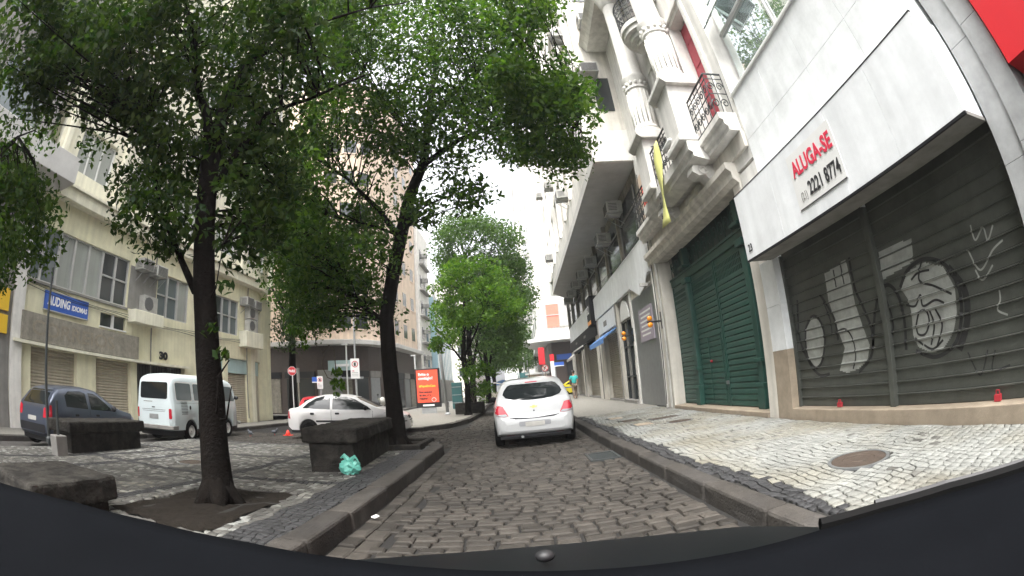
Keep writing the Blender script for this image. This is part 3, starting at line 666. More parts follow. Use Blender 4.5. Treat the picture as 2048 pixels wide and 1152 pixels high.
def column(y, X):
    p = put('pedestal', MB().box(X-.36,XR,y-.38,y+.38,5.56,7.0), 'cream_light', r2, bevel=.02)
    put('pedestal_cap', MB().prism([(X-.38,6.98),(X-.50,7.08),(X-.50,7.18),(X-.42,7.22),(XR,7.22),(XR,6.98)],'y',y-.5,y+.5), 'cream_light', p, bevel=.015)
    put('pedestal_foot', MB().box(X-.42,XR,y-.44,y+.44,5.565,5.72), 'cream_light', p, bevel=.03)
    c = put('column', MB().lathe([(.40,7.22),(.42,7.28),(.40,7.36),(.34,7.38),(.36,7.44),(.33,7.5),(.31,7.54),(.31,8.75),(.345,8.78),(.345,8.84),(.32,8.86),(.33,9.05),(.38,9.15),(.38,9.22),(.31,9.26),(.30,9.3),(.285,12.4),(.33,12.45),(.36,12.6),(.46,12.95),(.48,13.1),(.3,13.1)],(X,y,0),28), 'cream_light', r2, smooth=True, auto=True)
    b = MB()
    for k in range(14):
        a = 2*math.pi*k/14; b.sphere((X+.335*math.cos(a),y+.335*math.sin(a),8.95),(.05,.05,.07),6,4)
    put('capital_ornament', b, 'cream_light', c, smooth=True)
    b = MB()
    for k in range(16):
        a = 2*math.pi*k/16; b.tube([(X+.312*math.cos(a),y+.312*math.sin(a),7.6),(X+.312*math.cos(a),y+.312*math.sin(a),8.7)],.02,5)
    put('fluting', b, 'cream_light', c, smooth=True)
column(7.62,3.88); column(9.92,3.88)
put('cornice', MB().prism([(XR,13.1),(3.5,13.1),(3.4,13.3),(3.25,13.5),(XR,13.5)],'y',6.1,12.88), 'cream_light', r2)
def iron_rail(pts, z0, h, parent, n_sc):
    m_ = MB(); P = [Vector(p) for p in pts]
    for z in (z0+.03,z0+h*.5,z0+h-.12,z0+h): m_.tube([(p.x,p.y,z) for p in P],.013 if z < z0+h else .024,6)
    T = [(P[i+1]-P[i]).length for i in range(len(P)-1)]; tot = sum(T)
    def at(s):
        for i,l in enumerate(T):
            if s <= l or i == len(T)-1: return P[i]+(P[i+1]-P[i])*(s/l), (P[i+1]-P[i]).normalized()
            s -= l
    k = 0; s = 0
    while s <= tot+1e-6:
        p,_ = at(s); m_.tube([(p.x,p.y,z0),(p.x,p.y,z0+h)],.011,5); s += tot/n_sc
    for k in range(n_sc):
        c,t = at((k+.5)*tot/n_sc); w_ = tot/n_sc*.42
        for zc,sg in ((z0+h*.27,1),(z0+h*.68,-1)):
            sp = []
            for q in range(18):
                a = q*.5; r = w_*(1-q/22); sp.append((c.x+t.x*r*math.cos(a)*sg, c.y+t.y*r*math.cos(a)*sg, zc+r*1.25*math.sin(a)))
            m_.tube(sp,.012,5)
    return put('iron_railing', m_, 'iron', parent)
iron_rail([(XR,6.2,0),(BX+.02,6.2,0),(BX+.02,7.22,0)],5.545,.95,r2,7)
iron_rail([(BX-.22,8.06,0),(BX-.22,9.48,0)],5.565,.95,r2,8)
iron_rail([(BX+.02,10.36,0),(BX+.02,12.6,0)],5.545,.95,r2,12)
arc = [(XR-.75*math.sin(math.pi*k/14), 8.76-.72*math.cos(math.pi*k/14), 0) for k in range(15)]
cb = MB(); cb.prism([(a[0],a[1]) for a in arc]+[(XR+.1,9.48),(XR+.1,8.04)],'z',10.02,10.18)
for q in range(3): cb.prism([(XR+(a[0]-XR)*(.92-.2*q),8.76+(a[1]-8.76)*(.92-.2*q)) for a in arc],'z',9.86-.16*q,10.02-.16*q)
bow = put('bowed_balcony', cb, 'cream_light', r2); iron_rail(arc,10.18,.95,bow,16)
# the gate
GX = XR+.34
gate = put('gate_frame', MB().box(GX-.02,GX+.1,7.06,12.3,3.62,3.80).box(GX-.05,GX+.12,7.06,12.3,3.80,3.86), 'gate_green', r2, bevel=.01)
put('threshold', MB().box(XR-.02,XR+.5,7.06,12.3,.12,.27), 'tan_stone', r2, bevel=.01)
put('gate_backing', MB().box(GX+.12,GX+.16,7.06,12.3,.2,4.55), 'gate_dark', r2)
gcols = [7.42,10.62]; 
for y in (7.66,10.98):
    c = put('gate_column', MB().box(GX-.14,GX+.1,y-.14,y+.14,.27,.75).box(GX-.10,GX+.1,y-.10,y+.10,.75,3.46).box(GX-.16,GX+.1,y-.16,y+.16,3.46,3.61).box(GX-.19,GX+.1,y-.19,y+.19,3.87,3.95).box(GX-.09,GX+.1,y-.09,y+.09,3.95,4.44), 'gate_green', r2, bevel=.018)
    for q_ in (1.18,.70): put('column_band', MB().box(GX-.155,GX+.02,y-.155,y+.155,q_,q_+.08), 'gate_green', c, bevel=.01)
bays = [(7.08,7.54),(7.82,9.30),(9.34,10.85),(11.12,12.28)]
for bi,(a,b) in enumerate(bays):
    lf = put('gate_leaf', MB().box(GX+.02,GX+.06,a,b,.28,3.6).box(GX-.01,GX+.06,a,a+.05,.28,3.6).box(GX-.01,GX+.06,b-.05,b,.28,3.6), 'gate_green', r2)
    me = slat_mesh('gate_slat', b-a-.11, .128, .026, 'gate_green', 'lap'); z = .29
    while z < 3.0 or (bi == 0 and z < 3.45): piece('slat', me, lf, (GX+.018,a+.055,z)); z += .128
    v_ = MB()
    if bi > 0:
        zz = 3.06
        for q in range(4): v_.box(GX+.0,GX+.018,a+.055,b-.055,zz+q*.13,zz+q*.13+.035)
        yy = a+.1
        while yy < b-.08: v_.box(GX+.004,GX+.016,yy,yy+.03,zz,zz+.42); yy += .075
        put('vent_lattice', v_, 'gate_green', lf)
        put('vent_void', MB().box(GX+.0185,GX+.0195,a+.055,b-.055,3.06,3.5), 'black', lf)
for (a,b) in ((7.1,7.5),(7.8,10.8),(11.15,12.25)):
    s_ = MB(); nsc = max(1,int((b-a)/.32))
    for k in range(nsc):
        c = a+(k+.5)*(b-a)/nsc; s_.tube([(GX+.03, c+.13*math.cos(q*.55)*(1-q/20), 4.15+.2*math.sin(q*.55)*(1-q/20)) for q in range(16)],.012,5); s_.tube([(GX+.03,c+.16,3.87),(GX+.03,c+.16,4.42)],.01,5)
    put('fanlight_grille', s_, 'gate_green', r2)
wk = put('wicket_door', MB().box(GX-.022,GX-.012,9.45,9.49,.35,1.95).box(GX-.022,GX-.012,10.2,10.24,.35,1.95).box(GX-.022,GX-.012,9.45,10.24,1.95,1.99), 'gate_green', r2)
put('lock', MB().sphere((GX-.04,10.1,1.35),.035), 'spray_red', wk)
put('lock', MB().box(GX-.05,GX-.01,9.28,9.38,.78,.86), 'steel', r2)
# banner, floodlight hanging on R2
ban = thing('banner', 'narrow yellow banner hanging from the balcony of the ornate building', 'banner', (3.55,8.95,6.4))
bv = []; p0 = P3(1310,285,X=3.56); p1 = P3(1333,450,X=3.56)
nb = 14
for k in range(nb+1):
    t = k/nb; c = p0.lerp(p1,t); wd = .15+.16*t; tw = .05*math.sin(t*7)
    bv += [(c.x+tw,c.y-wd*.75,c.z),(c.x-tw*.5,c.y,c.z-.01),(c.x-tw,c.y+wd*.75,c.z)]
put('cloth', MB().add(bv,[(3*i+k,3*i+k+1,3*i+4+k,3*i+3+k) for i in range(nb) for k in (0,1)]), 'banner_yellow', ban, smooth=True).modifiers.new('t','SOLIDIFY').thickness = .004
put('pole', MB().tube([(4.2,9.0,6.5),(3.5,8.95,6.42)],.015,6), 'iron', ban)
p2 = p0.lerp(p1,.86); p3_ = p0.lerp(p1,.62)
for k,ch in enumerate('176'):
    q = p0.lerp(p1,.66+.12*k); put('digit', text_mb(ch,.2,(q.x-.07,q.y+.07,q.z-.05),(0,-1,0),(0,0,1),.003,.006), 'black_letter', ban)
fl_ = thing('floodlight', 'white tubular lamp on an arm over the ornate balcony', 'lamp', (3.6,8.2,5.6))
q = P3(1335,292,X=3.52); put('housing', MB().tube([(q.x,q.y+.28,q.z-.03),(q.x,q.y+.22,q.z),(q.x,q.y-.22,q.z+.02),(q.x,q.y-.28,q.z)],[.03,.06,.06,.02],10), 'white_paint', fl_, smooth=True)
put('arm', MB().tube([(q.x,q.y-.2,q.z),(3.75,q.y-.25,5.6)],.015,6), 'iron', fl_)
mk = put('mural_panel', MB().box(XR-.004,XR+.02,11.6,12.85,5.57,7.4), 'peach', r2)
put('pink_patch', MB().box(XR-.008,XR-.005,11.7,12.6,6.2,7.0), 'ad_red', mk)
# ================================================================== R3: office block with overhang
r3 = thing('office_block', 'cream office block whose upper floors jut out over closed shops', 'building', (4.25,24,.2))
YE = 36.5
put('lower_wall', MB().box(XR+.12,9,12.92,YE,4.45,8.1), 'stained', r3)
put('core', MB().box(XR+.5,12,12.95,YE,.15,4.4), 'cream', r3)
UX = 2.9
nfl = 9; flh = 3.05; z_up = 9.45
put('overhang', MB().prism([(UX,12.9),(UX,32.6),(UX+.25,34.2),(UX+.9,35.4),(XR+.2,36.2),(XR+.2,12.9)],'z',8.1,8.45), 'soffit', r3)
put('parapet', MB().box(UX,UX+.12,12.9,32.6,8.452,9.3).box(UX,XR+.1,12.78,12.9,8.1,9.3), 'cream_light', r3, bevel=.01)
wins = []
for f in range(nfl):
    for k in range(8): wins.append((13.9+k*2.7, 15.5+k*2.7, z_up+f*flh+.55, z_up+f*flh+2.35))
uw = MB(); wall_holes(uw,'x',UX+.16,UX+.46,12.95,YE-.7,8.45,z_up+nfl*flh,wins)
put('upper_wall', uw, 'cream', r3)
put('upper_core', MB().box(UX+.75,12,12.96,YE-.72,8.46,z_up+nfl*flh), 'cream', r3)
for y in [13.3+k*2.7 for k in range(9)]: put('fin', MB().box(UX-.1,UX+.155,y-.12,y+.12,9.31,z_up+nfl*flh+.3), 'cream_light', r3, bevel=.01)
for f in range(nfl): put('floor_band', MB().box(UX+.05,UX+.158,12.95,YE-.75,z_up+f*flh-.12,z_up+f*flh+.22), 'cream_light', r3)
wm = mesh_from('window_pane', *(lambda m: (m.v,m.f))(MB().box(0,.02,0,1.6,0,1.8))); wm.materials.append(MATS['pane_dark'])
wc = mesh_from('window_pane', *(lambda m: (m.v,m.f))(MB().box(0,.02,0,1.6,0,1.8))); wc.materials.append(MATS['pane_curtain'])
wf = mesh_from('window_frame', *(lambda m: (m.v,m.f))(MB().box(-.04,0,0,.06,0,1.8).box(-.04,0,1.54,1.6,0,1.8).box(-.04,0,.77,.83,0,1.8).box(-.04,0,.06,1.54,0,.06).box(-.04,0,.06,1.54,1.74,1.8).box(-.03,0,.06,1.54,.85,.9))); wf.materials.append(MATS['alu'])
for (a,b,z0,z1) in wins:
    p_ = piece('window', random.choice([wm,wm,wc]), r3, (UX+.36,a,z0)); f_ = piece('frame', wf, p_, (UX+.36,a,z0))
# near end wall windows over the ornate building's shoulder
put('end_wall', MB().box(UX+.3,XR+.4,12.9,12.95,9.31,z_up+nfl*flh), 'cream', r3)
for z in (10.2,13.2,16.2): put('window', MB().box(UX+.55,UX+1.15,12.86,12.899,z,z+1.5), 'pane_dark', r3)
# mezzanine ribbon under the soffit
mz = [(13.6+k*2.9, 16.2+k*2.9) for k in range(8)]
for a,b in mz:
    if b > YE: continue
    w_ = put('window', MB().box(XR+.06,XR+.10,a,b,5.65,7.6), 'pane_dark', r3)
    put('frame', MB().box(XR+.02,XR+.06,a,a+.06,5.65,7.6).box(XR+.02,XR+.06,b-.06,b,5.65,7.6).box(XR+.02,XR+.06,a+.06,b-.06,6.9,6.95), 'concrete', w_)
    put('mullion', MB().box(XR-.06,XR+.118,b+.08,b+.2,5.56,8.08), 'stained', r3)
# fascia, shops
put('fascia', MB().box(XR-.12,XR+.1,12.92,23.4,4.36,5.52), 'sign_white', r3, bevel=.01)
put('fascia', MB().box(XR-.12,XR+.1,24.75,YE-.5,4.36,5.52), 'sign_white', r3, bevel=.01)
sg = put('black_sign', MB().box(XR-.34,XR+.1,23.44,24.7,4.2,5.75), 'trim', r3, bevel=.01)
facade_text('BCI', .62, 24.58, 4.85, XR-.347, 'white_letter', sg, .01, .8); put('orange_stripe', MB().box(XR-.346,XR-.341,23.5,24.65,4.25,4.45), 'orange_lens', sg)
put('torn_panel', MB().prism([(13.0,4.34),(15.4,4.34),(14.2,3.86),(13.5,4.0)],'x',XR-.16,XR-.135), 'sign_white', r3)
piers = [(12.92,13.0),(15.95,16.15),(18.25,18.75),(22.0,24.4),(28.95,30.6),(34.2,YE)]
for a,b in piers: put('pier', MB().box(XR-.05,XR+.5,a,b,.15,4.36), 'cream' if b-a > .3 else 'cream_light', r3, bevel=.015)
put('grey_panel', MB().box(XR-.0,XR+.08,13.02,15.93,.2,4.0), 'steel', r3, bevel=.01)
put('panel_header', MB().box(XR+.01,XR+.3,13.02,15.93,4.0,4.36), 'cream', r3)
nb_ = put('notice_board', MB().box(XR-.03,XR-.002,13.5,15.1,2.35,3.45), 'purple_board', r3)
for k in range(6): put('printed_line', MB().box(XR-.034,XR-.031,13.6+.12*(k%3),14.95-.1*(k%2),3.28-k*.15,3.34-k*.15), 'white_paint', nb_)
dr = put('dark_door', MB().box(XR+.12,XR+.16,16.15,18.25,.3,3.45), 'pane_dark', r3)
put('door_bars', MB().box(XR+.06,XR+.12,16.15,16.25,.3,3.45).box(XR+.06,XR+.12,17.15,17.25,.3,3.45).box(XR+.06,XR+.12,18.15,18.25,.3,3.45).box(XR+.06,XR+.12,16.25,18.15,1.2,1.26).box(XR+.06,XR+.12,16.25,18.15,2.4,2.46), 'iron', dr)
put('door_step', MB().box(XR-.15,XR+.3,16.16,18.24,.15,.32), 'concrete', r3)
hd = put('arch_header', MB().box(XR+.02,XR+.2,16.16,18.24,3.45,4.36), 'concrete', r3)
put('arch', MB().prism([(16.5+.72*(1-math.cos(math.pi*k/12)), 3.5+.75*math.sin(math.pi*k/12)) for k in range(13)],'x',XR-.03,XR+.018), 'white_paint', hd)
def corrugated(x, a, b, z0, z1, pitch, depth, m, parent, name='shutter'):
    n = int((z1-z0)/pitch); mb = MB(); vs = []
    prof = [(0,0),(-depth,.3),(-depth,.6),(0,.95)]
    pts = [(x+p[0], z0+(k+p[1])*pitch) for k in range(n) for p in prof]
    for X_,z in pts: vs += [(X_,a,z),(X_,b,z)]
    mb.add(vs,[(2*i,2*i+1,2*i+3,2*i+2) for i in range(len(pts)-1)]); return put(name, mb, m, parent)
for i,(a,b) in enumerate(((18.75,22.0),(24.4,28.95),(30.6,34.2))):
    corrugated(XR+.2,a,b,.25,3.35,.1,.03,'shutter_tan',r3); put('shop_step', MB().box(XR-.02,XR+.4,a+.01,b-.01,.15,.26), 'concrete', r3)
    put('shutter_head', MB().box(XR+.15,XR+.3,a,b,3.35,4.36), 'dark_void' if i else 'sign_white', r3)
put('shop_sign', MB().box(XR-.09,XR-.055,18.8,22.9,3.5,4.3), 'sign_white', r3); put('printed_mark', MB().box(XR-.096,XR-.091,20.6,21.4,3.75,4.0), 'concrete', r3)
ds = put('dark_fascia', MB().box(XR-.16,XR-.055,23.4,YE-.4,3.62,4.34), 'trim', r3)
for k,y in enumerate((27.2,31.5)): put('printed_mark', MB().box(XR-.166,XR-.161,y,y+.9,3.9,4.05), 'concrete', ds)
# far side of R3
aw = thing('awning', 'short blue awning over the shutter beside the dark door', 'awning', (4.1,20.3,3.2))
put('canopy', MB().prism([(XR,3.45),(3.55,3.0),(3.55,2.78),(3.57,2.78),(3.6,2.97),(XR,3.38)],'y',18.9,22.6), 'blue_awning', aw)
aw = thing('awning', 'dark awning with a white edge over the farther shop shutters', 'awning', (4.1,26.5,3.2))
put('canopy', MB().prism([(XR-.05,3.6),(3.5,3.2),(3.5,3.0),(3.52,3.0),(3.55,3.17),(XR-.05,3.54)],'y',24.5,29), 'trim', aw); put('edge', MB().box(3.46,3.497,24.5,29,3.16,3.24), 'white_paint', aw)
aw = thing('awning', 'small grey awning at the far end of the shop row', 'awning', (4.1,33,3.2))
put('canopy', MB().prism([(XR-.05,3.5),(3.5,2.95),(3.5,2.8),(3.52,2.8),(3.56,2.95),(XR-.05,3.44)],'y',30.8,34.2), 'white_plastic', aw)
for y_ in (18.5, 23.2, 29.6): put('conduit', MB().tube([(XR-.09,y_,.2),(XR-.09,y_,4.3)],.025,6), 'concrete', r3)
put('facade_cable', MB().tube([(XR-.16,13.0+t_*22,5.62-.12*math.sin(t_*14)) for t_ in [j/40 for j in range(41)]],.014,4), 'black', r3)
put('facade_cable', MB().tube([(XR-.1,12.45,7.4),(XR-.2,12.3,6.2),(XR-.14,12.5,5.2),(XR-.08,12.7,4.4),(XR-.1,12.75,.3)],.014,4), 'black', r3)
# air conditioners -------------------------------------------------------------
def make_ac(label, loc, yaw, group, big=False):
    t = thing('air_conditioner', label, 'air conditioner', loc, yaw, group)      # local: front faces +x... back on wall
    w_,d,h_ = (.85,.35,.65) if big else (.68,.6,.45)
    put('case', MB().box(0,d,-w_/2,w_/2,0,h_), 'white_plastic', t, local=True, bevel=.02)
    g_ = MB()
    if big:
        g_.lathe([(.22,0),(.26,.0),(.26,.02),(.22,.02)],(d,-.12,h_/2),20,'x'); 
        for k in range(5): g_.box(d,d+.012,-.33,.10,.12+k*.1,.135+k*.1)
    else:
        for k in range(8): g_.box(d,d+.015,-w_/2+.05,w_/2-.05,.04+k*.048,.062+k*.048)
        for s_ in (-1,1):
            for k in range(5): g_.box(d*.35,d*.9,s_*(w_/2+.004)-.004,s_*(w_/2+.004)+.004,.08+k*.06,.10+k*.06)
    put('grille', g_, 'ac_dark', t, local=True)
    for s_ in (-.24,.24): put('bracket', MB().tube([(0,s_,-.02),(d+.05,s_,-.02)],.018,5).tube([(0,s_,-.45),(d,s_,-.03)],.014,5), 'galv', t, local=True)
    return t
ac_spots = [(15.4,7.35),(18.0,7.0),(21.8,7.1),(24.9,7.2),(27.8,7.3),(30.6,7.3),(32.9,7.25)]
ORDS = ['first','second','third','fourth','fifth','sixth','seventh','eighth','ninth']
ac0 = make_ac('first air conditioner under the overhang counting from the ornate building', (XR-.02,15.4,7.2), math.pi, 'air conditioners under the overhang')
for i_,(y,z) in enumerate(ac_spots[1:]): copy_tree(ac0, (XR-.02,y,z-.15), label=ORDS[i_+1]+' air conditioner under the overhang counting from the ornate building')
up = [(13.6,14.7),(14.7,10.3),(20.1,10.2),(20.1,16.3),(25.5,13.3),(30.9,10.2),(33.6,16.3),(28.2,19.4),(17.4,19.4)]
for i,(y,z) in enumerate(up):
    c = copy_tree(ac0, (UX+.1,y,z-.25), label='air conditioner on storey %s over the overhang, window %s from the ornate building' % (['one','two','three','four'][min(3,int((z-9.2)/3.05))], ['one','two','three','four','five','six','seven','eight'][max(0,min(7,int((y-13.0)/2.7)))])); c['group'] = 'air conditioners on the upper floors'
for z,x,hl_ in ((11.6,3.3,'lower'),(14.4,3.7,'upper')): 
    c = copy_tree(ac0, (x,12.88,z), -math.pi/2, hl_+' air conditioner on the end wall of the cream office block'); c['group'] = 'air conditioners on the end wall'
# garage warning lamps
for i,(y,z,lb) in enumerate(((12.55,2.62,'pair of round orange warning lamps on an arm beside the green gate'),(16.05,2.6,'pair of round orange warning lamps beside the dark door'))):
    t = thing('warning_lamp', lb, 'warning lamp', (XR,y,z), group=None)
    put('arm', MB().box(-.5,-.03,-.02,.02,.10,.15).box(-.06,.0,-.06,.06,-.1,.4), 'black', t, local=True)
    for s_ in (.23,0.04): put('lens', MB().lathe([(.02,-.05),(.075,-.04),(.078,0),(.07,.02),(.02,.03)],(-.42,0,s_),18,'y'), 'orange_lens', t, local=True, smooth=True)
t = thing('security_camera', 'small security camera above the notice board', 'camera', (XR,13.3,4.0)); put('body', MB().box(-.35,-.1,-.05,.05,-.03,.07).tube([(-.2,0,0),(0,0,.1)],.015,5), 'white_plastic', t, local=True)
# ================================================================== R4: corner block beyond the cross street
r4 = thing('corner_block', 'pale tall corner building with a rounded canopy beyond the cross street', 'building', (2.6,50,.1))
C4 = [(2.9,50.0),(2.35,50.5),(2.2,51.2),(2.2,90),(16,90),(16,50.0)]
put('upper_wall', MB().prism(C4,'z',6.4,34), 'cream_light', r4)
put('ground_floor', MB().prism([(3.6,51.2),(3.3,52.5),(3.3,90),(15,90),(15,51.2)],'z',.1,6.0), 'brown_tile', r4)
put('canopy', MB().prism([(16,48.4),(4.2,48.5),(2.2,48.9),(1.0,49.7),(.5,51.0),(.45,53.5),(.8,56),(2.0,60),(2.2,75),(16,75)],'z',5.95,6.38), 'white_paint', r4, bevel=.04)
for f in range(8):
    for k in range(5): put('window', MB().box(4.0+k*2.4,5.3+k*2.4,49.95,49.99,8.0+f*3.2,9.7+f*3.2), 'pane_curtain' if (f+k)%3 else 'pane_dark', r4)
    for k in range(8): put('window', MB().box(2.15,2.19,53.2+k*4,55+k*4,8.0+f*3.2,9.7+f*3.2), 'pane_curtain' if (f+k)%2 else 'pane', r4)
rp = put('poster_window', MB().box(3.3,4.7,49.9,49.945,7.6,10.2), 'poster_pale', r4); put('frame', MB().box(3.2,3.3,49.85,49.95,7.5,10.3).box(4.7,4.8,49.85,49.95,7.5,10.3).box(3.3,4.7,49.85,49.9,8.9,9.0).box(4.8,6.2,49.88,49.948,7.6,10.2), 'alu', rp)
for i,(x,yy,z) in enumerate([(2.1,52.6,10.3),(2.1,56.6,13.5),(2.1,60.6,10.3),(2.1,56.6,19.9),(2.1,52.6,16.7)]):
    c = copy_tree(ac0, (x,yy,z), math.pi, 'air conditioner on the pale corner building, window %s, storey %s' % (['one','two','three'][int((yy-52)/4)], ['one','two','three','four','five'][int((z-9)/3.2)])); c['group'] = 'air conditioners on the corner building'
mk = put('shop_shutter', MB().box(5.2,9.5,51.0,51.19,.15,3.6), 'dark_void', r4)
put('blue_shop_sign', MB().box(4.1,5.8,50.6,51.0,3.9,4.5), 'blue_sign', r4)
# towers far down the street
def tower(label, x0,x1,y0,y1,h_, m, wx, front='y', step=3.2):
    t = thing('far_tower', label, 'building', ((x0+x1)/2,y0,0)); put('wall', MB().box(x0,x1,y0,y1,0,h_), m, t)
    xs = x0 if x0 > 0 else x1; sg = -1 if x0 > 0 else 1
    z = 4
    while z < h_-2:
        yy = y0+1.5
        while yy < y1-2: put('window', MB().box(min(xs,xs+sg*.05),max(xs,xs+sg*.05),yy,yy+1.7,z,z+1.6), wx, t); yy += 5.5
        xx = x0+1.2
        while xx < x1-2: put('window', MB().box(xx,xx+1.6,y0-.05,y0,z,z+1.6), wx, t); xx += 4.5
        z += step
    put('parapet', MB().box(x0-.2,x1+.2,y0-.2,y1+.2,h_,h_+.6), m, t); return t
tower('tall pale tower rising behind the corner building', 1.6,16,92,130,48,'cream_light','pane_curtain',step=4)
tower('cream block closing the far right side of the street', .6,14,135,180,40,'cream','pane_curtain',step=5)
tower('cream block far down the left side of the street beyond the trees', -22,-9.5,85,130,22,'cream','pane_dark',step=4)
tower('pale slab across the far end of the street', -9,1,240,255,36,'cream_light','pane_curtain',step=6)
# ================================================================== left: pale yellow building
XL = -14.6
l1 = thing('yellow_building', 'pale yellow building with long windows above closed beige shutters and a rounded corner', 'building', (XL,15,-.1))
S = 14.6/12.2
def sy(y): return y*S
def sz(z): return CAMH+(z-CAMH)*S
Y0, Y1 = 6.1, 22.6
zb = gz(XL)+.08
rib = [(sy(5.35),sy(9.66)),(sy(11.16),sy(13.0)),(sy(14.2),sy(16.55)),]
Z0r, Z1r = sz(3.91), sz(5.43)
holes = [(a,b,Z0r,Z1r) for a,b in rib]+[(sy(5.86),sy(7.63),zb,sz(2.2)),(sy(8.42),sy(10.0),zb,sz(2.18)),(sy(10.3),sy(12.85),zb,sz(2.22)),(sy(8.53),sy(9.7),sz(3.15),sz(3.56)),(sy(13.9),sy(15.45),zb,sz(2.9)),(sy(15.75),sy(17.35),zb,sz(2.9))]
lw = MB(); wall_holes(lw,'x',XL,XL-.35,Y0,sy(17.6),zb,sz(6.24),holes); put('lower_wall', lw, 'yellow_wall', l1)
put('core', MB().box(-28,XL-.6,Y0+.02,24.2,zb,sz(6.2)), 'yellow_wall', l1)
# rounded corner
Yc = sy(17.6); R_ = 3.2
carc = [(XL-R_+R_*math.cos(a), Yc+R_*math.sin(a)) for a in [math.pi/2*k/10 for k in range(11)]]
def arc_wall(name, z0, z1, m, off=0., parent=l1, a0=0, a1=10, thick=.3):
    o = [(XL-R_+(R_+off)*math.cos(math.pi/2*k/10), Yc+(R_+off)*math.sin(math.pi/2*k/10)) for k in range(a0,a1+1)]
    i = [(XL-R_+(R_+off-thick)*math.cos(math.pi/2*k/10), Yc+(R_+off-thick)*math.sin(math.pi/2*k/10)) for k in range(a0,a1+1)]
    return put(name, MB().prism(o+i[::-1],'z',z0,z1), m, parent)
arc_wall('corner_wall', sz(2.9), Z0r-.1, 'yellow_wall_pale'); arc_wall('corner_wall', Z1r-.1, sz(6.24), 'yellow_wall')
cw_ = arc_wall('corner_window', Z0r-.1, Z1r-.1, 'pane', -.08, thick=.1)
for k in (0,2,4,6,8,10):
    a = math.pi/2*k/10; put('mullion', MB().tube([(XL-R_+(R_-.02)*math.cos(a),Yc+(R_-.02)*math.sin(a),Z0r-.1),(XL-R_+(R_-.02)*math.cos(a),Yc+(R_-.02)*math.sin(a),Z1r-.1)],.035,6), 'alu', cw_)
arc_wall('corner_shutter', zb, sz(2.25), 'shutter_beige', -.15, thick=.1); arc_wall('teal_panel', sz(2.25), sz(2.9), 'teal_panel', -.12, thick=.1)
for k in (0,4,8): arc_wall('corner_pier', zb, sz(2.9), 'yellow_wall_pale', 0, a0=k, a1=k+1)
put('end_wall', MB().box(-28,XL-R_,Yc+R_-.3,Yc+R_,zb,sz(6.24)), 'yellow_wall', l1)
# cornice
cp = [(XL+.45,Y0+.6),(XL+.45,Yc)]+[(XL-R_+(R_+.45)*math.cos(math.pi/2*k/10), Yc+(R_+.45)*math.sin(math.pi/2*k/10)) for k in range(1,11)]+[(-28,Yc+R_+.45),(-28,Y0+.6)]
put('cornice', MB().prism(cp,'z',sz(6.24),sz(6.6)), 'yellow_wall_pale', l1, bevel=.03)
put('cornice', MB().prism([(x+.12 if i < 2 else x,y) for i,(x,y) in enumerate(cp)],'z',sz(6.6)+.001,sz(6.68)), 'yellow_wall_pale', l1)
# upper floors
uh = []
ZU = sz(6.68); FU = 3.25
for f in range(8):
    for k in range(5): uh.append((7.6+k*3.2, 9.6+k*3.2, ZU+f*FU+.75, ZU+f*FU+2.45))
lu = MB(); wall_holes(lu,'x',XL,XL-.35,Y0+.5,Yc+.0,ZU,ZU+8*FU+1,uh); put('upper_wall', lu, 'yellow_wall_pale', l1)
arc_wall('corner_upper_wall', ZU, ZU+8*FU+1, 'yellow_wall_pale')
put('upper_core', MB().box(-28,XL-.8,Y0+.52,Yc+R_-.3,ZU,ZU+8*FU+.8), 'yellow_wall', l1)
for f in range(8):
    for a0 in (3,7): arc_wall('corner_window', ZU+f*FU+.75, ZU+f*FU+2.45, 'pane_curtain', .012, a0=a0-1, a1=a0+1, thick=.05)
pm = mesh_from('window_pane', *(lambda m: (m.v,m.f))(MB().box(-.03,0,0,2,0,1.7))); pm.materials.append(MATS['pane_curtain'])
pd = mesh_from('window_pane', *(lambda m: (m.v,m.f))(MB().box(-.03,0,0,2,0,1.7))); pd.materials.append(MATS['pane'])
pf = mesh_from('window_frame', *(lambda m: (m.v,m.f))(MB().box(0,.06,0,.07,0,1.7).box(0,.06,1.93,2,0,1.7).box(0,.06,.07,1.93,1.62,1.7).box(0,.06,.07,1.93,0,.07).box(0,.05,.65,.71,.07,1.62).box(0,.05,1.3,1.36,.07,1.62))); pf.materials.append(MATS['white_paint'])
for (a,b,z0,z1) in uh:
    p_ = piece('window', random.choice([pm,pm,pd]), l1, (XL-.22,a,z0)); piece('frame', pf, p_, (XL-.22,a,z0))
    
for k in range(6): put('fin', MB().box(XL+.002,XL+.28,6.75+k*3.2,6.95+k*3.2,ZU,ZU+8*FU+1), 'yellow_wall_pale', l1)
for f in range(2):
    bm_ = MB()
    for k in range(12): bm_.box(XL-.1,XL-.07,17.25+.5+k*.15,17.28+.5+k*.15,ZU+f*FU+.78,ZU+f*FU+2.42)
    put('window_bars', bm_, 'white_paint', l1)
# ribbon windows: panes and frames
def ribbon(a, b, cols, mats):
    st = (b-a)/cols
    for c in range(cols):
        ya, yb_ = a+c*st, a+(c+1)*st; m_ = mats[c%len(mats)]
        if m_ == 'pane_curtain': w_ = put('window', MB().box(XL-.2,XL-.17,ya,yb_,Z0r,Z1r), m_, l1)
        else:
            w_ = put('window', MB().box(XL-.2,XL-.17,ya,yb_,Z0r,Z1r), m_, l1); zm = Z0r+(Z1r-Z0r)*.52
            put('transom', MB().box(XL-.17,XL-.1,ya+.03,yb_-.03,zm-.03,zm+.03), 'alu', w_)
        put('frame', MB().box(XL-.17,XL-.08,ya,ya+.05,Z0r,Z1r).box(XL-.17,XL-.08,yb_-.05,yb_,Z0r,Z1r).box(XL-.17,XL-.085,ya+.05,yb_-.05,Z0r,Z0r+.05).box(XL-.17,XL-.085,ya+.05,yb_-.05,Z1r-.05,Z1r), 'alu', w_)
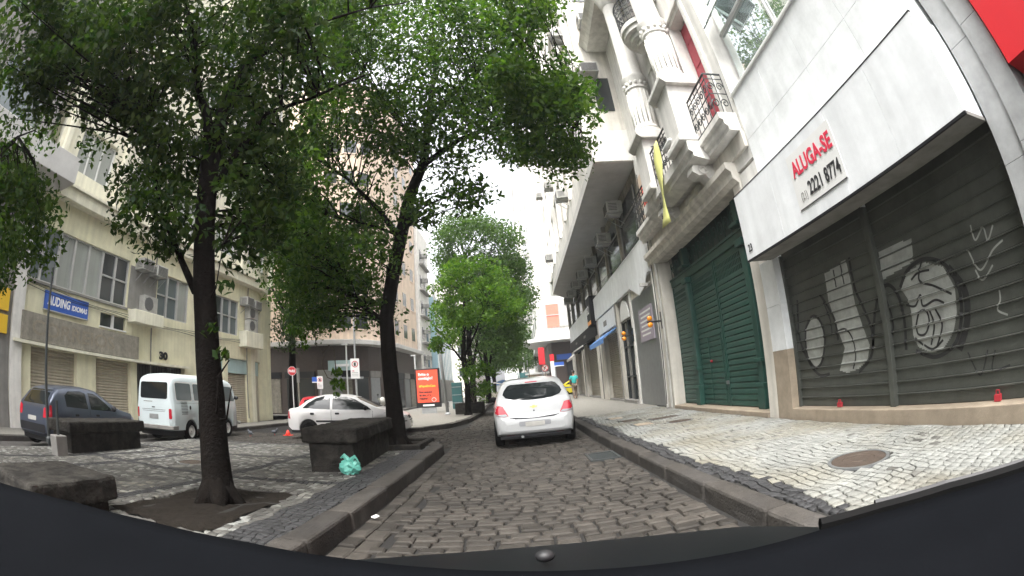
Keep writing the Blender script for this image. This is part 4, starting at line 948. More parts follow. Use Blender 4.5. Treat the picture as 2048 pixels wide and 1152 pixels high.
ribbon(rib[0][0], rib[0][1], 7, ['pane','pane','pane_curtain','pane_curtain','pane_curtain','pane_dark','pane_dark'])
ribbon(rib[1][0], rib[1][1], 3, ['pane','pane','pane_curtain']); ribbon(rib[2][0], rib[2][1], 4, ['pane','pane_dark','pane','pane'])
put('sill', MB().box(XL+.002,XL+.08,rib[0][0]-.1,rib[0][1]+.05,Z0r-.1,Z0r-.02), 'concrete', l1)
w_ = put('small_window', MB().box(XL-.2,XL-.17,sy(8.53),sy(9.7),sz(3.15),sz(3.56)), 'pane_dark', l1)
put('frame', MB().box(XL-.17,XL+.02,sy(9.1),sy(9.13),sz(3.15),sz(3.56)).box(XL+.0,XL+.05,sy(8.5),sy(9.73),sz(3.11),sz(3.15)), 'white_paint', w_)
# fascia with ghost lettering, ledge
fa = put('fascia_board', MB().box(XL+.003,XL+.22,sy(5.4),sy(10.22),sz(2.32),sz(3.03)), 'stained', l1)
# facing +X, reading direction is +Y
put('ghost_lettering', text_mb('CORREIOS', .62, (XL+.224,sy(5.75),sz(2.5)), (0,1,0), (0,0,1), .002, .012, sx=1.35), 'ghost', fa)
put('ledge', MB().box(XL+.003,XL+.3,sy(5.15),sy(12.9),sz(2.22),sz(2.3)), 'yellow_wall_pale', l1)
bs = put('blue_signboard', MB().box(XL+.003,XL+.1,sy(6.21),sy(7.94),sz(3.22),sz(3.71)), 'blue_sign', l1)
put('lettering', text_mb('AUDING', .40, (XL+.102,sy(6.32),sz(3.36)), (0,1,0), (0,0,1), .004, .014, width=1.05, shear=.12), 'white_letter', bs)
put('lettering', text_mb('IDIOMAS', .23, (XL+.102,sy(7.26),sz(3.36)), (0,1,0), (0,0,1), .004, .008, width=.76, shear=.12), 'white_letter', bs)
put('frame', MB().box(XL+.003,XL+.11,sy(6.19),sy(7.96),sz(3.19),sz(3.22)).box(XL+.003,XL+.11,sy(6.19),sy(7.96),sz(3.71),sz(3.725)), 'alu', bs)
put('house_number', text_mb('30', .42, (XL+.003,sy(11.42),sz(2.46)), (0,1,0), (0,0,1), .04, .02, sx=1.25), 'trim', l1)
corrugated_l = lambda a,b,z0,z1,m,nm: put(nm, (lambda n: MB().add([p for k in range(n) for q,d in ((0,0),(.3,.03),(.6,.03),(.95,0)) for p in ((XL-.25+d,a,z0+(k+q)*.1),(XL-.25+d,b,z0+(k+q)*.1))],[(2*i,2*i+2,2*i+3,2*i+1) for i in range(4*n-1)]))(int((z1-z0)/.1)+1), m, l1)
corrugated_l(sy(5.86),sy(7.63),zb,sz(2.2),'shutter_beige','shutter'); corrugated_l(sy(8.42),sy(10.0),zb,sz(2.18),'shutter_beige','shutter')
corrugated_l(sy(13.9),sy(15.45),zb,sz(2.25),'shutter_beige','shutter'); corrugated_l(sy(15.75),sy(17.35),zb,sz(2.25),'shutter_beige','shutter')
for a,b in ((13.9,15.45),(15.75,17.35)): put('teal_panel', MB().box(XL-.2,XL-.1,sy(a),sy(b),sz(2.27),sz(2.9)), 'teal_panel', l1)
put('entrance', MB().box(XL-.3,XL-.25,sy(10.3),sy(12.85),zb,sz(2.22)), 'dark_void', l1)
gb = MB()
for k in range(18): gb.box(XL-.2,XL-.17,sy(10.35)+k*.17,sy(10.35)+k*.17+.03,zb,sz(2.2))
put('entrance_grille', gb, 'iron', l1)
for (a,b,z0,z1) in ((9.75,11.2,3.45,3.86),(16.6,18.05,3.45,4.15)):
    y0,y1 = sy(a),sy(b); put('ac_ledge', MB().box(XL+.003,XL+.55,y0,y1,sz(z0),sz(z1)), 'yellow_wall_pale', l1, bevel=.02)
put('stained_panel', MB().box(XL+.003,XL+.012,rib[0][1]+.06,rib[1][0]-.06,sz(3.9),sz(5.3)), 'concrete', l1)
put('corner_pilaster', MB().box(XL+.003,XL+.14,Y0-.02,Y0+.45,zb,sz(6.2)), 'cream_light', l1)
a_ = make_ac('white outdoor air conditioning unit on the ledge between the long windows', (XL+.03,sy(10.6),sz(3.88)), 0, 'outdoor units on the yellow facade', big=True)
b_ = copy_tree(a_, (XL+.05,sy(17.35),sz(4.17)), label='white outdoor air conditioning unit by the rounded corner of the yellow building')
b_ = copy_tree(a_, (XL+.05,sy(17.35),sz(4.75)), label='upper of two stacked outdoor units by the rounded corner')
for i,(y,z,lb) in enumerate(((10.2,5.2,'left one of two window air conditioners over the stained panel of the yellow building'),(10.95,5.15,'right one of two window air conditioners over the stained panel of the yellow building'),(16.9,5.3,'left one of two window air conditioners by the corner windows of the yellow building'),(17.6,5.25,'right one of two window air conditioners by the corner windows of the yellow building'))):
    c = copy_tree(ac0, (XL-.05,sy(y),sz(z)), 0, lb); c['group'] = 'window units on the yellow facade'
for i,(y,z) in enumerate(((10.9,9.2),(14.0,12.5),(9,12.4))): c = copy_tree(ac0, (XL-.1,y,z), 0, 'air conditioner under the %s upper window of the yellow building' % ORDS[i]); c['group'] = 'upper window units on the yellow facade'
for y_ in (13.1, 16.4, 20.6): put('conduit', MB().tube([(XL+.05,y_,.1),(XL+.05,y_,sz(6.2))],.03,6), 'concrete', l1)
cb_ = MB()
for k in range(3): cb_.tube([(XL+.1,6.4+t_*15.5,sz(3.82)-.25*math.sin(math.pi*t_)-.07*k+.04*math.sin(t_*23+k)) for t_ in [j/24 for j in range(25)]],.012,4)
put('facade_cables', cb_, 'black', l1)
# L0: neighbour on the left
l0 = thing('grey_building', 'grey building with a projecting concrete marquee left of the yellow building', 'building', (XL,0,-.1))
put('wall', MB().box(-28,XL-.02,-12,Y0-.03,zb,34), 'concrete', l0)
put('marquee', MB().box(XL-.02,XL+1.6,-10,Y0+.9,7.25,8.1), 'soffit', l0, bevel=.02)
put('yellow_panel', MB().box(XL-.02,XL+.12,2.2,Y0-.2,sz(2.9),sz(3.45)), 'yellow_panel', l0); put('yellow_panel', MB().box(XL-.02,XL+.12,2.2,Y0-.2,sz(2.35),sz(2.8)), 'yellow_panel', l0)
for f in range(8):
    for k in range(4): put('window', MB().box(XL-.02,XL+.03,-6+k*3,-3.8+k*3,8.9+f*3.1,10.7+f*3.1), 'pane', l0)
# peach corner building
pe = thing('peach_building', 'peach plastered corner building with a brown ground floor under a curved canopy', 'building', (-16,38,-.1))
PP = [(-30,33),(-16.2,33),(-14.6,33.3),(-13.2,34.0),(-12.2,35.2),(-11.6,36.6),(-11.2,38.5),(-10.9,47),(-30,47)]
def off(poly, d): 
    c = Vector((-20,43)); return [(c.x+(p[0]-c.x)*(1+d/ (Vector(p)-c).length), c.y+(p[1]-c.y)*(1+d/(Vector(p)-c).length)) for p in poly]
put('upper_wall', MB().prism(PP,'z',5.75,31), 'peach', pe)
put('ground_floor', MB().prism(off(PP,-.5),'z',-.3,5.4), 'brown_tile', pe)
put('canopy', MB().prism(off(PP,.7),'z',5.36,5.74), 'soffit', pe, bevel=.03)
def wall_windows(poly, segs, zs_, w_, h_, parent, m, fm):
    for (i,n) in segs:
        a,b = Vector(poly[i]),Vector(poly[i+1]); t = (b-a).normalized(); nn = Vector((t.y,-t.x))
        for k in range(n):
            c = a+(b-a)*((k+.5)/n)
            for z in zs_:
                q = [c-t*w_/2-nn*.1, c+t*w_/2-nn*.1, c+t*w_/2+nn*.02, c-t*w_/2+nn*.02]
                o = put('window', MB().prism([(p.x,p.y) for p in q],'z',z,z+h_), m, parent)
                q = [c-t*(w_/2+.08)-nn*.1, c+t*(w_/2+.08)-nn*.1, c+t*(w_/2+.08)+nn*.06, c-t*(w_/2+.08)+nn*.06]
                put('sill', MB().prism([(p.x,p.y) for p in q],'z',z-.1,z), fm, o)
wall_windows(PP, [(0,4),(1,1),(2,1),(3,1),(6,3)], [6.7+3.2*f for f in range(7)], 1.15, 1.35, pe, 'pane_dark', 'peach')
GF = off(PP,-.5)
for i_,(a_,n_) in enumerate(((0,4),(1,1),(2,1),(3,1),(4,1),(6,4))):
    A_,B_ = Vector(GF[a_]),Vector(GF[a_+1]); T_ = (B_-A_).normalized(); N_ = Vector((T_.y,-T_.x)); L_ = (B_-A_).length/n_
    for k in range(n_):
        c_ = A_+(B_-A_)*((k+.5)/n_); h_ = L_*.40
        q = [c_-T_*h_-N_*.1,c_+T_*h_-N_*.1,c_+T_*h_+N_*.05,c_-T_*h_+N_*.05]; o = put('shopfront_bay', MB().prism([(p.x,p.y) for p in q],'z',-.1,2.75), ['pane_dark','steel','stained','pane_dark','steel','pane'][(i_+k)%6], pe)
        q = [c_-T_*h_*1.1-N_*.1,c_+T_*h_*1.1-N_*.1,c_+T_*h_*1.1+N_*.14,c_-T_*h_*1.1+N_*.14]; put('shop_header', MB().prism([(p.x,p.y) for p in q],'z',2.78,3.3), ['black','concrete','trim'][(i_+k)%3], o)
for (x0,x1,z1,m) in ((-16.3,-14.2,3.4,'steel'),): put('shutter', MB().box(x0,x1,33.3,33.45,0,z1), m, pe)
put('shop_awning', MB().prism([(-15.0,33.4),(-12.6,34.0),(-12.2,33.2),(-14.9,32.2)],'z',2.6,2.75), 'galv', pe)
sgn = put('shop_sign', MB().prism([(-15.2,33.2),(-13.2,33.5),(-13.2,33.35),(-15.2,33.05)],'z',3.3,4.1), 'teal_panel', pe); put('sign_strip', MB().prism([(-14.6,33.1),(-13.4,33.3),(-13.4,33.25),(-14.6,33.05)],'z',3.6,3.8), 'white_letter', sgn)
wb = thing('narrow_white_block', 'narrow worn white block with air conditioners next to the peach building', 'building', (-12,50,0))
put('wall', MB().box(-24,-10.6,47.3,53,-.2,20), 'cream_light', wb)
for f in range(5):
    put('window', MB().box(-10.6,-10.55,48.4,49.4,4.2+f*3,5.6+f*3), 'pane_dark', wb); put('window', MB().box(-10.6,-10.55,50.6,51.6,4.2+f*3,5.6+f*3), 'pane_dark', wb)
    put('balcony', MB().box(-10.6,-10.1,48,52,3.7+f*3,3.85+f*3), 'concrete', wb)
    c = copy_tree(ac0, (-10.6,49.9,5+f*3), 0, 'air conditioner on the %s balcony level of the narrow white block' % ORDS[f]); c['group'] = 'air conditioners on the white block'
bb = thing('blue_glass_block', 'pale blue clad building behind the red advertising panel', 'building', (-10,56,0))
put('wall', MB().box(-22,-9.9,53.1,64,-.2,13), 'blue_glass', bb)
for k in range(9): put('joint', MB().box(-9.93,-9.86,53.4+k*1.2,53.5+k*1.2,0,13), 'white_paint', bb)
put('base', MB().box(-9.92,-9.8,53.1,64,-.2,2.8), 'concrete', bb)
# ================================================================== vehicles
def lerp_tab(tab, y): return float(np.interp(y, [t[0] for t in tab], [t[1] for t in tab]))
class Car:
    """body lofted along its length from a side profile and a plan; details draped on it by ray casting. Local: +y forward, +x right."""
    def __init__(s, name, label, loc, yaw, paint, top, belt, plan, zbot, wheels, R, tum=.36, group=None, roof_crown=.02, roll=0, cat='car', track=None, arch=1.18, flat=.55):
        s.t = thing(name, label, cat, loc, yaw, group); s.t.rotation_euler = (0, roll, yaw)
        ys = sorted(set([t[0] for t in top]+[t[0] for t in plan]+list(np.arange(top[0][0], top[-1][0], .045))+[w_+R*arch*math.cos(a) for w_ in wheels for a in np.linspace(0,math.pi,13)]))
        ys = [y for y in ys if top[0][0] <= y <= top[-1][0]]
        rings = []
        for y in ys:
            w_ = lerp_tab(plan,y); zt = lerp_tab(top,y); zb_ = lerp_tab(zbot,y)
            for c in wheels:
                d = abs(y-c)
                if d < R*arch: zb_ = max(zb_, R+math.sqrt((R*arch)**2-d*d)*.98)
            zbe = min(lerp_tab(belt,y), zt-.02); zb_ = min(zb_, zbe-.03); h = zbe-zb_; g = zt-zbe; gx = .955*w_-tum*g
            half = [(0,zb_),(.75*w_,zb_),(.955*w_,zb_+.02*min(1,h*4)),(.985*w_,zb_+h*.3),(w_,zb_+h*flat),(.99*w_,zb_+h*.82),(.955*w_,zbe),
                    (.955*w_-tum*g*.30,zbe+g*.33),(.955*w_-tum*g*.66,zbe+g*.68),(gx,zbe+g*.90),(gx*.93,zbe+g*.975),(gx*.6,zbe+g+roof_crown*.7),(0,zt+roof_crown)]
            rings.append([(x,y,z) for x,z in half]+[(-x,y,z) for x,z in half[-2:0:-1]])
        n = len(rings[0]); mb = MB(); mb.add([p for r in rings for p in r], [(i*n+k,i*n+(k+1)%n,(i+1)*n+(k+1)%n,(i+1)*n+k) for i in range(len(rings)-1) for k in range(n)]+[tuple(range(n)),tuple((len(rings)-1)*n+k for k in range(n))[::-1]])
        s.mb = mb; s.body = put('body', mb, paint, s.t, local=True, smooth=True); s.body.data.set_sharp_from_angle(angle=math.radians(50))
        s.bvh = BVHTree.FromPolygons([Vector(v) for v in mb.v], mb.f); s.L = (top[0][0],top[-1][0])
        wmax = max(p[1] for p in plan); tr = track or wmax-.10
        put('underbody', MB().box(-wmax+.12,wmax-.12,top[0][0]+.15,top[-1][0]-.15,R*.62,R*2.2), 'black', s.t, local=True)
        prof = [(R*.60,-.095),(R*.93,-.095),(R*.99,-.07),(R,-.04),(R,.04),(R*.99,.07),(R*.93,.095),(R*.60,.095),(R*.60,-.095)]
        for c in wheels:
            for sd in (-1,1):
                wh = put('wheel', MB().lathe(prof,(sd*tr,c,R),28,'x',cap=False), 'rubber', s.t, local=True, smooth=True)
                put('rim', MB().lathe([(.02,sd*.07),(R*.18,sd*.075),(R*.22,sd*.05),(R*.48,sd*.04),(R*.52,sd*.065),(R*.6,sd*.08),(R*.61,sd*.0)],(sd*tr,c,R),20,'x',cap=False), s_rim, wh, local=True, smooth=True)
    def drape(s, name, poly, side, m, off=.004, parent=None, rings=6, res=.05):
        Q = []
        for i in range(len(poly)):
            a, b = Vector(poly[i]), Vector(poly[(i+1)%len(poly)]); k = max(1,int((b-a).length/res)); Q += [a.lerp(b,j/k) for j in range(k)]
        c = sum(Q, Vector((0,0)))/len(Q); D = {'R':Vector((-1,0,0)),'L':Vector((1,0,0)),'B':Vector((0,1,0)),'F':Vector((0,-1,0)),'T':Vector((0,0,-1))}[side]
        def cast(q):
            o = Vector({'R':(5,q[0],q[1]),'L':(-5,q[0],q[1]),'B':(q[0],-8,q[1]),'F':(q[0],8,q[1]),'T':(q[0],q[1],5)}[side]); h = s.bvh.ray_cast(o, D)
            return h[0]-D*off if h[0] is not None else None
        vs = []; base = None
        for r in range(rings+1):
            f = r/rings
            for q in Q: 
                p = cast(c+(q-c)*f) if r else cast(c)
                if p is None: p = cast(c+(q-c)*f*.9) or cast(c+(q-c)*f*.75) or (vs[-1] if vs else Vector((0,0,0)))
                vs.append(p)
        n = len(Q); mb = MB(); mb.add(vs,[(r*n+k,r*n+(k+1)%n,(r+1)*n+(k+1)%n,(r+1)*n+k) for r in range(rings) for k in range(n)])
        o = put(name, mb, m, parent or s.t, local=True, smooth=True); return o
    def both(s, name, poly, m, **k):
        return [s.drape(name, poly, d, m, **k) for d in 'RL']
def rrect(x0,x1,z0,z1,r=.04,n=4):
    P = []
    for cx,cz,a0 in ((x1-r,z1-r,0),(x0+r,z1-r,90),(x0+r,z0+r,180),(x1-r,z0+r,270)):
        for k in range(n+1): a = math.radians(a0+90*k/n); P.append((cx+r*math.cos(a),cz+r*math.sin(a)))
    return P
def mirror(car, y, z, x, m):
    for sd in (-1,1): put('wing_mirror', MB().sphere((sd*(x+.09),y,z),(.10,.06,.075),10,6).tube([(sd*(x-.06),y+.02,z-.05),(sd*(x+.05),y,z-.04)],.02,6), m, car.t, local=True, smooth=True)
s_rim = 'steel'
# white hatchback ahead -------------------------------------------------------
ox, oy = .16, 11.25
c = Car('hatchback', 'white hatchback driving ahead in the cobbled lane', (ox,oy,gz(ox)), .015, 'car_white',
  top=[(-1.93,.50),(-1.925,.60),(-1.90,.64),(-1.86,.86),(-1.83,.97),(-1.80,1.02),(-1.62,1.22),(-1.46,1.37),(-1.30,1.43),(-.7,1.475),(-.1,1.47),(.3,1.42),(1.0,1.02),(1.15,.97),(1.6,.88),(1.85,.72),(1.93,.55),(1.95,.45)],
  belt=[(-1.93,.92),(-1.3,.98),(.2,.93),(1.1,.88),(1.95,.80)],
  plan=[(-1.93,.62),(-1.92,.70),(-1.88,.78),(-1.80,.825),(-1.6,.85),(-1.0,.86),(1.0,.86),(1.6,.82),(1.85,.70),(1.95,.52)],
  zbot=[(-1.93,.36),(-1.9,.30),(-1.7,.24),(1.6,.22),(1.95,.3)], wheels=(-1.3,1.22), R=.30, tum=.40, track=.775, roll=math.radians(-.3))
win = [(-.60,1.22),(-.63,1.14),(-.57,1.07),(-.42,1.025),(-.2,1.00),(0,.995),(.2,1.00),(.42,1.025),(.57,1.07),(.63,1.14),(.60,1.22),(.52,1.32),(.45,1.345),(-.45,1.345),(-.52,1.32)]
rw = c.drape('rear_window', win, 'B', 'car_glass', .004)
c.drape('brake_light', rrect(-.13,.13,1.365,1.385,.008), 'B', 'tail_red', .006)
for sg in (-1,1):
    tl = c.drape('tail_light', [(sg*x,z) for x,z in [(.845,.925),(.70,.915),(.64,.90),(.61,.84),(.53,.69),(.62,.675),(.80,.70),(.835,.75)]], 'B', 'tail_red', .006)
    c.drape('reversing_lens', [(sg*x,z) for x,z in [(.59,.735),(.545,.695),(.62,.682),(.79,.705),(.80,.73)]], 'B', 'car_grey', .009, tl)
    c.drape('reflector', rrect(*( sorted((sg*.44,sg*.60))+[.255,.275]),.006), 'B', 'spray_red', .006)
c.drape('tailgate_seam', [(-.52,.655),(-.4,.625),(0,.615),(.4,.625),(.52,.655),(.52,.648),(.4,.617),(0,.607),(-.4,.617),(-.52,.648)], 'B', 'trim', .003, rings=2)
c.drape('plate_recess', rrect(-.33,.33,.455,.56,.03), 'B', 'car_grey', .003); c.drape('number_plate', rrect(-.2,.2,.45,.545,.01), 'B', 'white_plastic', .010)
em = c.drape('emblem', [(-.075,.862),(-.03,.862),(-.022,.882),(.03,.882),(.025,.866),(.08,.866),(.068,.842),(.024,.842),(.016,.824),(-.036,.824),(-.03,.84),(-.085,.84)], 'B', 'gold', .008, rings=3)
c.drape('boot_lock', rrect(-.016,.016,.755,.785,.012), 'B', 'trim', .006)
c.both('side_window', [(-1.1,1.02),(-.55,1.0),(.05,.98),(.75,.98),(.35,1.32),(0,1.37),(-.7,1.38),(-1.05,1.33)], 'car_glass')
c.drape('windscreen', [(-.62,1.04),(.62,1.04),(.5,1.38),(-.5,1.38)], 'F', 'car_glass'); mirror(c, .62, 1.0, .86, 'trim')
put('exhaust', MB().tube([(-.28,-1.8,.24),(-.28,-1.93,.235)],.03,8), 'steel', c.t, local=True)
put('lower_lip', MB().box(-.62,.62,-1.9,-1.86,.245,.27), 'trim', c.t, local=True)
put('aerial', MB().tube([(0,-.9,1.49),(0,-1.15,1.66)],.006,5), 'black', c.t, local=True)
# white sedan crossing --------------------------------------------------------
s_rim = 'trim'
sx_, sy_ = -5.85, 14.35
c = Car('sedan', 'white sedan with black side mouldings turning out of the side street', (sx_,sy_,gz(sx_)), -1.42, 'car_white2',
  top=[(-2.08,.55),(-2.06,.78),(-2.02,.93),(-1.95,.98),(-1.72,1.01),(-1.62,1.05),(-1.32,1.26),(-1.05,1.37),(-.75,1.43),(-.35,1.445),(0,1.42),(.35,1.34),(1.08,.99),(1.2,.95),(1.7,.84),(1.98,.70),(2.07,.55),(2.10,.42)],
  belt=[(-2.08,.93),(-1.3,.97),(.3,.92),(1.1,.88),(2.1,.78)],
  plan=[(-2.08,.60),(-2.06,.68),(-1.95,.77),(-1.6,.815),(-1,.825),(1.0,.825),(1.6,.79),(1.95,.66),(2.10,.48)],
  zbot=[(-2.08,.38),(-1.9,.26),(1.8,.2),(2.1,.28)], wheels=(-1.28,1.21), R=.29, tum=.42, track=.745)
c.both('rear_door_window', [(-1.48,1.0),(-.50,.955),(-.50,1.385),(-.75,1.385),(-1.02,1.32),(-1.28,1.17)], 'car_glass'); c.both('front_door_window', [(-.42,.955),(.90,.92),(.78,1.02),(.34,1.275),(.08,1.35),(-.15,1.38),(-.42,1.385)], 'car_glass')
c.drape('windscreen', [(-.68,1.0),(.68,1.0),(.56,1.37),(-.56,1.37)], 'F', 'car_glass'); c.drape('rear_window', [(-.58,1.06),(.58,1.06),(.48,1.33),(-.48,1.33)], 'B', 'car_glass')
c.both('side_moulding', rrect(-1.0,.72,.545,.60,.02), 'trim', off=.012)
for yy in (-1.12,-.25):
    for o in c.both('door_handle', rrect(yy-.075,yy+.075,.785,.85,.03), 'trim', off=.014): pass
c.both('door_seam', [(-.465,.30),(-.455,.30),(-.455,.95),(-.465,.95)], 'trim', off=.002); c.both('door_seam', [(.93,.32),(.94,.32),(.94,.88),(.93,.88)], 'trim', off=.002)
c.both('tail_light', [(-2.04,.66),(-1.93,.64),(-1.97,.9),(-2.03,.92)], 'tail_red', off=.006)
for sg in (-1,1):
    c.drape('tail_light', [(sg*.68,.62),(sg*.5,.64),(sg*.5,.86),(sg*.66,.88)], 'B', 'tail_red', .006); c.drape('headlight', [(sg*.36,.60),(sg*.62,.60),(sg*.62,.74),(sg*.4,.72)], 'F', 'lamp_clear', .006)
c.both('headlight', [(1.62,.62),(1.96,.58),(1.94,.70),(1.75,.75)], 'lamp_clear', off=.006); c.drape('grille', rrect(-.3,.3,.58,.68,.03), 'F', 'trim', .006); c.drape('number_plate', rrect(-.2,.2,.40,.50,.01), 'F', 'steel', .012); c.drape('bumper_strip', rrect(-.42,.42,.52,.545,.01), 'F', 'trim', .01)
c.both('bumper_strip', rrect(1.72,2.02,.50,.53,.012), 'trim', off=.008); mirror(c, .72, .98, .83, 'trim')
for o in c.both('bonnet_stripe', rrect(1.3,1.9,.80,.81,.004), 'trim', off=.004): pass
# ivory van -------------------------------------------------------------------
s_rim = 'white_paint'
vx, vy = -11.15, 12.1
c = Car('camper_van', 'pale ivory minibus with rounded roof and a row of side windows parked by the kerb', (vx,vy,gz(vx)), .12, 'car_ivory',
  top=[(-2.22,.60),(-2.215,1.15),(-2.20,1.40),(-2.16,1.80),(-2.10,1.92),(-1.98,1.99),(-1.6,2.03),(0,2.05),(1.4,2.03),(1.75,1.93),(1.92,1.72),(2.08,1.25),(2.17,1.1),(2.2,.8),(2.2,.5)],
  belt=[(-2.22,1.23),(2.2,1.23)], plan=[(-2.22,.66),(-2.19,.76),(-2.10,.83),(-1.9,.86),(1.6,.86),(1.95,.80),(2.12,.68),(2.2,.5)],
  zbot=[(-2.22,.45),(-2.1,.36),(2.1,.34),(2.2,.42)], wheels=(-1.22,1.18), R=.32, tum=.13, track=.74, cat='van', arch=1.12, roof_crown=.07)
c.drape('rear_window', rrect(-.60,.60,1.30,1.80,.07), 'B', 'car_glass')
for y0,y1 in ((-1.98,-1.12),(-.98,-.14),(.0,.78)): c.both('side_window', rrect(y0,y1,1.28,1.80,.06), 'pane', off=.004)
c.both('cab_window', [(.92,1.27),(1.84,1.27),(1.62,1.78),(.92,1.80)], 'pane'); c.drape('windscreen', rrect(-.62,.62,1.28,1.72,.1), 'F', 'car_glass')
for y0,y1 in ((-1.98,-1.12),(-.98,-.14),(.0,.78)): c.both('window_seal', rrect(y0-.03,y1+.03,1.25,1.83,.08), 'white_paint', off=.002)
for sg in (-1,1): c.drape('tail_light', rrect(*(sorted((sg*.66,sg*.76))+[.72,1.02]),.03), 'B', 'tail_red', .012)
c.drape('engine_lid_seam', [(-.52,.98),(.52,.98),(.52,.97),(-.52,.97)], 'B', 'trim', .003, rings=2); c.drape('engine_lid_seam', [(-.5,.93),(.5,.93),(.5,.922),(-.5,.922)], 'B', 'trim', .003, rings=2)
c.drape('lid_handle', rrect(-.07,.07,1.03,1.06,.01), 'B', 'trim', .015); c.drape('number_plate', rrect(-.2,.2,.70,.84,.02), 'B', 'galv', .01); c.drape('maker_script', rrect(-.45,-.05,1.2,1.222,.006), 'B', 'concrete', .006)
for k in range(9): c.both('air_louvre', rrect(-1.78,-1.42,.86+.045*k,.875+.045*k,.006), 'trim', off=.004)
c.both('fuel_flap', rrect(-1.33,-1.23,1.0,1.12,.045), 'trim', off=.006); c.both('waist_seam', [(-2.0,1.2),(1.9,1.2),(1.9,1.19),(-2.0,1.19)], 'galv', off=.006, rings=2)
c.both('roof_gutter', [(-1.95,1.845),(1.5,1.845),(1.5,1.825),(-1.95,1.825)], 'white_paint', off=.03, rings=2); c.both('door_seam', [(.84,.45),(.85,.45),(.85,1.82),(.84,1.82)], 'galv', off=.003)
put('rear_bumper', MB().prism([(-.84,-1.95),(-.84,-2.25),(-.7,-2.32),(.7,-2.32),(.84,-2.25),(.84,-1.95),(.8,-1.95),(.8,-2.2),(-.8,-2.2),(-.8,-1.95)],'z',.40,.52), 'concrete', c.t, local=True, bevel=.02); put('front_bumper', MB().box(-.8,.8,2.14,2.28,.4,.52), 'white_plastic', c.t, local=True, bevel=.03)
c.drape('roof_panel', rrect(-.55,.55,-1.7,1.4,.2), 'T', 'white_paint', .003); mirror(c, 1.75, 1.4, .84, 'black')
# silver blue hatchback -------------------------------------------------------
s_rim = 'steel'
hx, hy = -11.0, 6.95
c = Car('hatchback', 'silver blue hatchback with dark windows parked behind the stone bench', (hx,hy,gz(hx)), .15, 'car_blue',
  top=[(-1.80,.5),(-1.79,.68),(-1.74,.92),(-1.66,1.05),(-1.45,1.28),(-1.28,1.38),(-1.0,1.43),(-.3,1.45),(.15,1.40),(.9,1.0),(1.05,.95),(1.5,.86),(1.78,.70),(1.88,.5)],
  belt=[(-1.8,.92),(-1.2,.95),(.3,.90),(1.0,.86),(1.88,.78)], plan=[(-1.80,.60),(-1.78,.68),(-1.68,.77),(-1.3,.80),(1.0,.80),(1.5,.77),(1.78,.64),(1.88,.48)],
  zbot=[(-1.8,.36),(-1.6,.24),(1.6,.22),(1.88,.3)], wheels=(-1.2,1.18), R=.28, tum=.36, track=.725)
c.both('rear_door_window', [(-1.12,.99),(-.32,.95),(-.32,1.32),(-.5,1.36),(-.95,1.34),(-1.12,1.24)], 'car_glass'); c.both('front_door_window', [(-.20,.945),(.66,.92),(.60,1.0),(.15,1.28),(0,1.33),(-.20,1.335)], 'car_glass')
c.drape('rear_window', [(-.56,1.0),(.56,1.0),(.46,1.34),(-.46,1.34)], 'B', 'car_glass'); c.drape('windscreen', [(-.6,1.0),(.6,1.0),(.5,1.34),(-.5,1.34)], 'F', 'car_glass')
for sg in (-1,1): c.drape('tail_light', [(sg*.70,.72),(sg*.52,.72),(sg*.52,.92),(sg*.68,.98)], 'B', 'tail_red', .006)
c.both('tail_light', [(-1.76,.74),(-1.66,.74),(-1.62,1.0),(-1.68,1.0)], 'tail_red', off=.006)
for yy in (-.78,.02): c.both('door_handle', rrect(yy-.07,yy+.07,.78,.83,.02), 'trim', off=.014)
c.drape('rear_bumper', rrect(-.62,.62,.38,.56,.05), 'B', 'trim', .01); c.drape('number_plate', rrect(-.2,.2,.62,.72,.01), 'B', 'white_plastic', .01); c.both('door_seam', [(-.265,.30),(-.255,.30),(-.255,.95),(-.265,.95)], 'trim', off=.002); mirror(c, .6, .98, .80, 'trim')
# simpler cars behind ---------------------------------------------------------
def small_car(label, loc, yaw, paint, group=None):
    c = Car('car', label, loc, yaw, paint, top=[(-1.85,.5),(-1.84,.7),(-1.78,.95),(-1.45,1.3),(-1.2,1.42),(-.3,1.46),(.2,1.40),(.95,1.0),(1.5,.88),(1.82,.7),(1.9,.5)],
      belt=[(-1.85,.92),(.3,.92),(1.9,.8)], plan=[(-1.85,.62),(-1.78,.72),(-1.5,.82),(1.2,.82),(1.7,.74),(1.9,.5)], zbot=[(-1.85,.34),(-1.6,.24),(1.6,.22),(1.9,.3)], wheels=(-1.2,1.2), R=.29, tum=.36, group=group)
    c.both('side_window', [(-1.2,.98),(.7,.95),(.2,1.3),(-.3,1.37),(-1.0,1.34)], 'car_glass'); c.drape('rear_window', [(-.56,1.0),(.56,1.0),(.46,1.34),(-.46,1.34)], 'B', 'car_glass'); c.drape('windscreen', [(-.6,1.02),(.6,1.02),(.5,1.36),(-.5,1.36)], 'F', 'car_glass')
    for sg in (-1,1): c.drape('tail_light', [(sg*.7,.7),(sg*.54,.7),(sg*.54,.92),(sg*.68,.95)], 'B', 'tail_red', .006); c.drape('headlight', rrect(*(sorted((sg*.4,sg*.64))+[.62,.74]),.03), 'F', 'lamp_clear', .006)
    return c
p = P3(612,812,Y=19.5); small_car('red hatchback behind the white sedan', (-9.85,20.0,gz(-9.8)-.02), .35, 'car_red')
tx = small_car('yellow taxi parked across the end of the shop row', (4.6,38.6,gz(4.6)+.05), math.radians(62), 'car_yellow'); tx.both('dark_stripe', rrect(-1.6,1.5,.66,.74,.02), 'blue_sign', off=.006)
for i,(x,y,m,lb) in enumerate(((-1.6,47,'car_grey','grey car far down the lane under the trees'),(-1.4,58,'car_white2','white car waiting far down the lane'),(.2,66,'car_grey','silver car at the far traffic lights'))): small_car(lb, (x,y,gz(x)), 0, m)
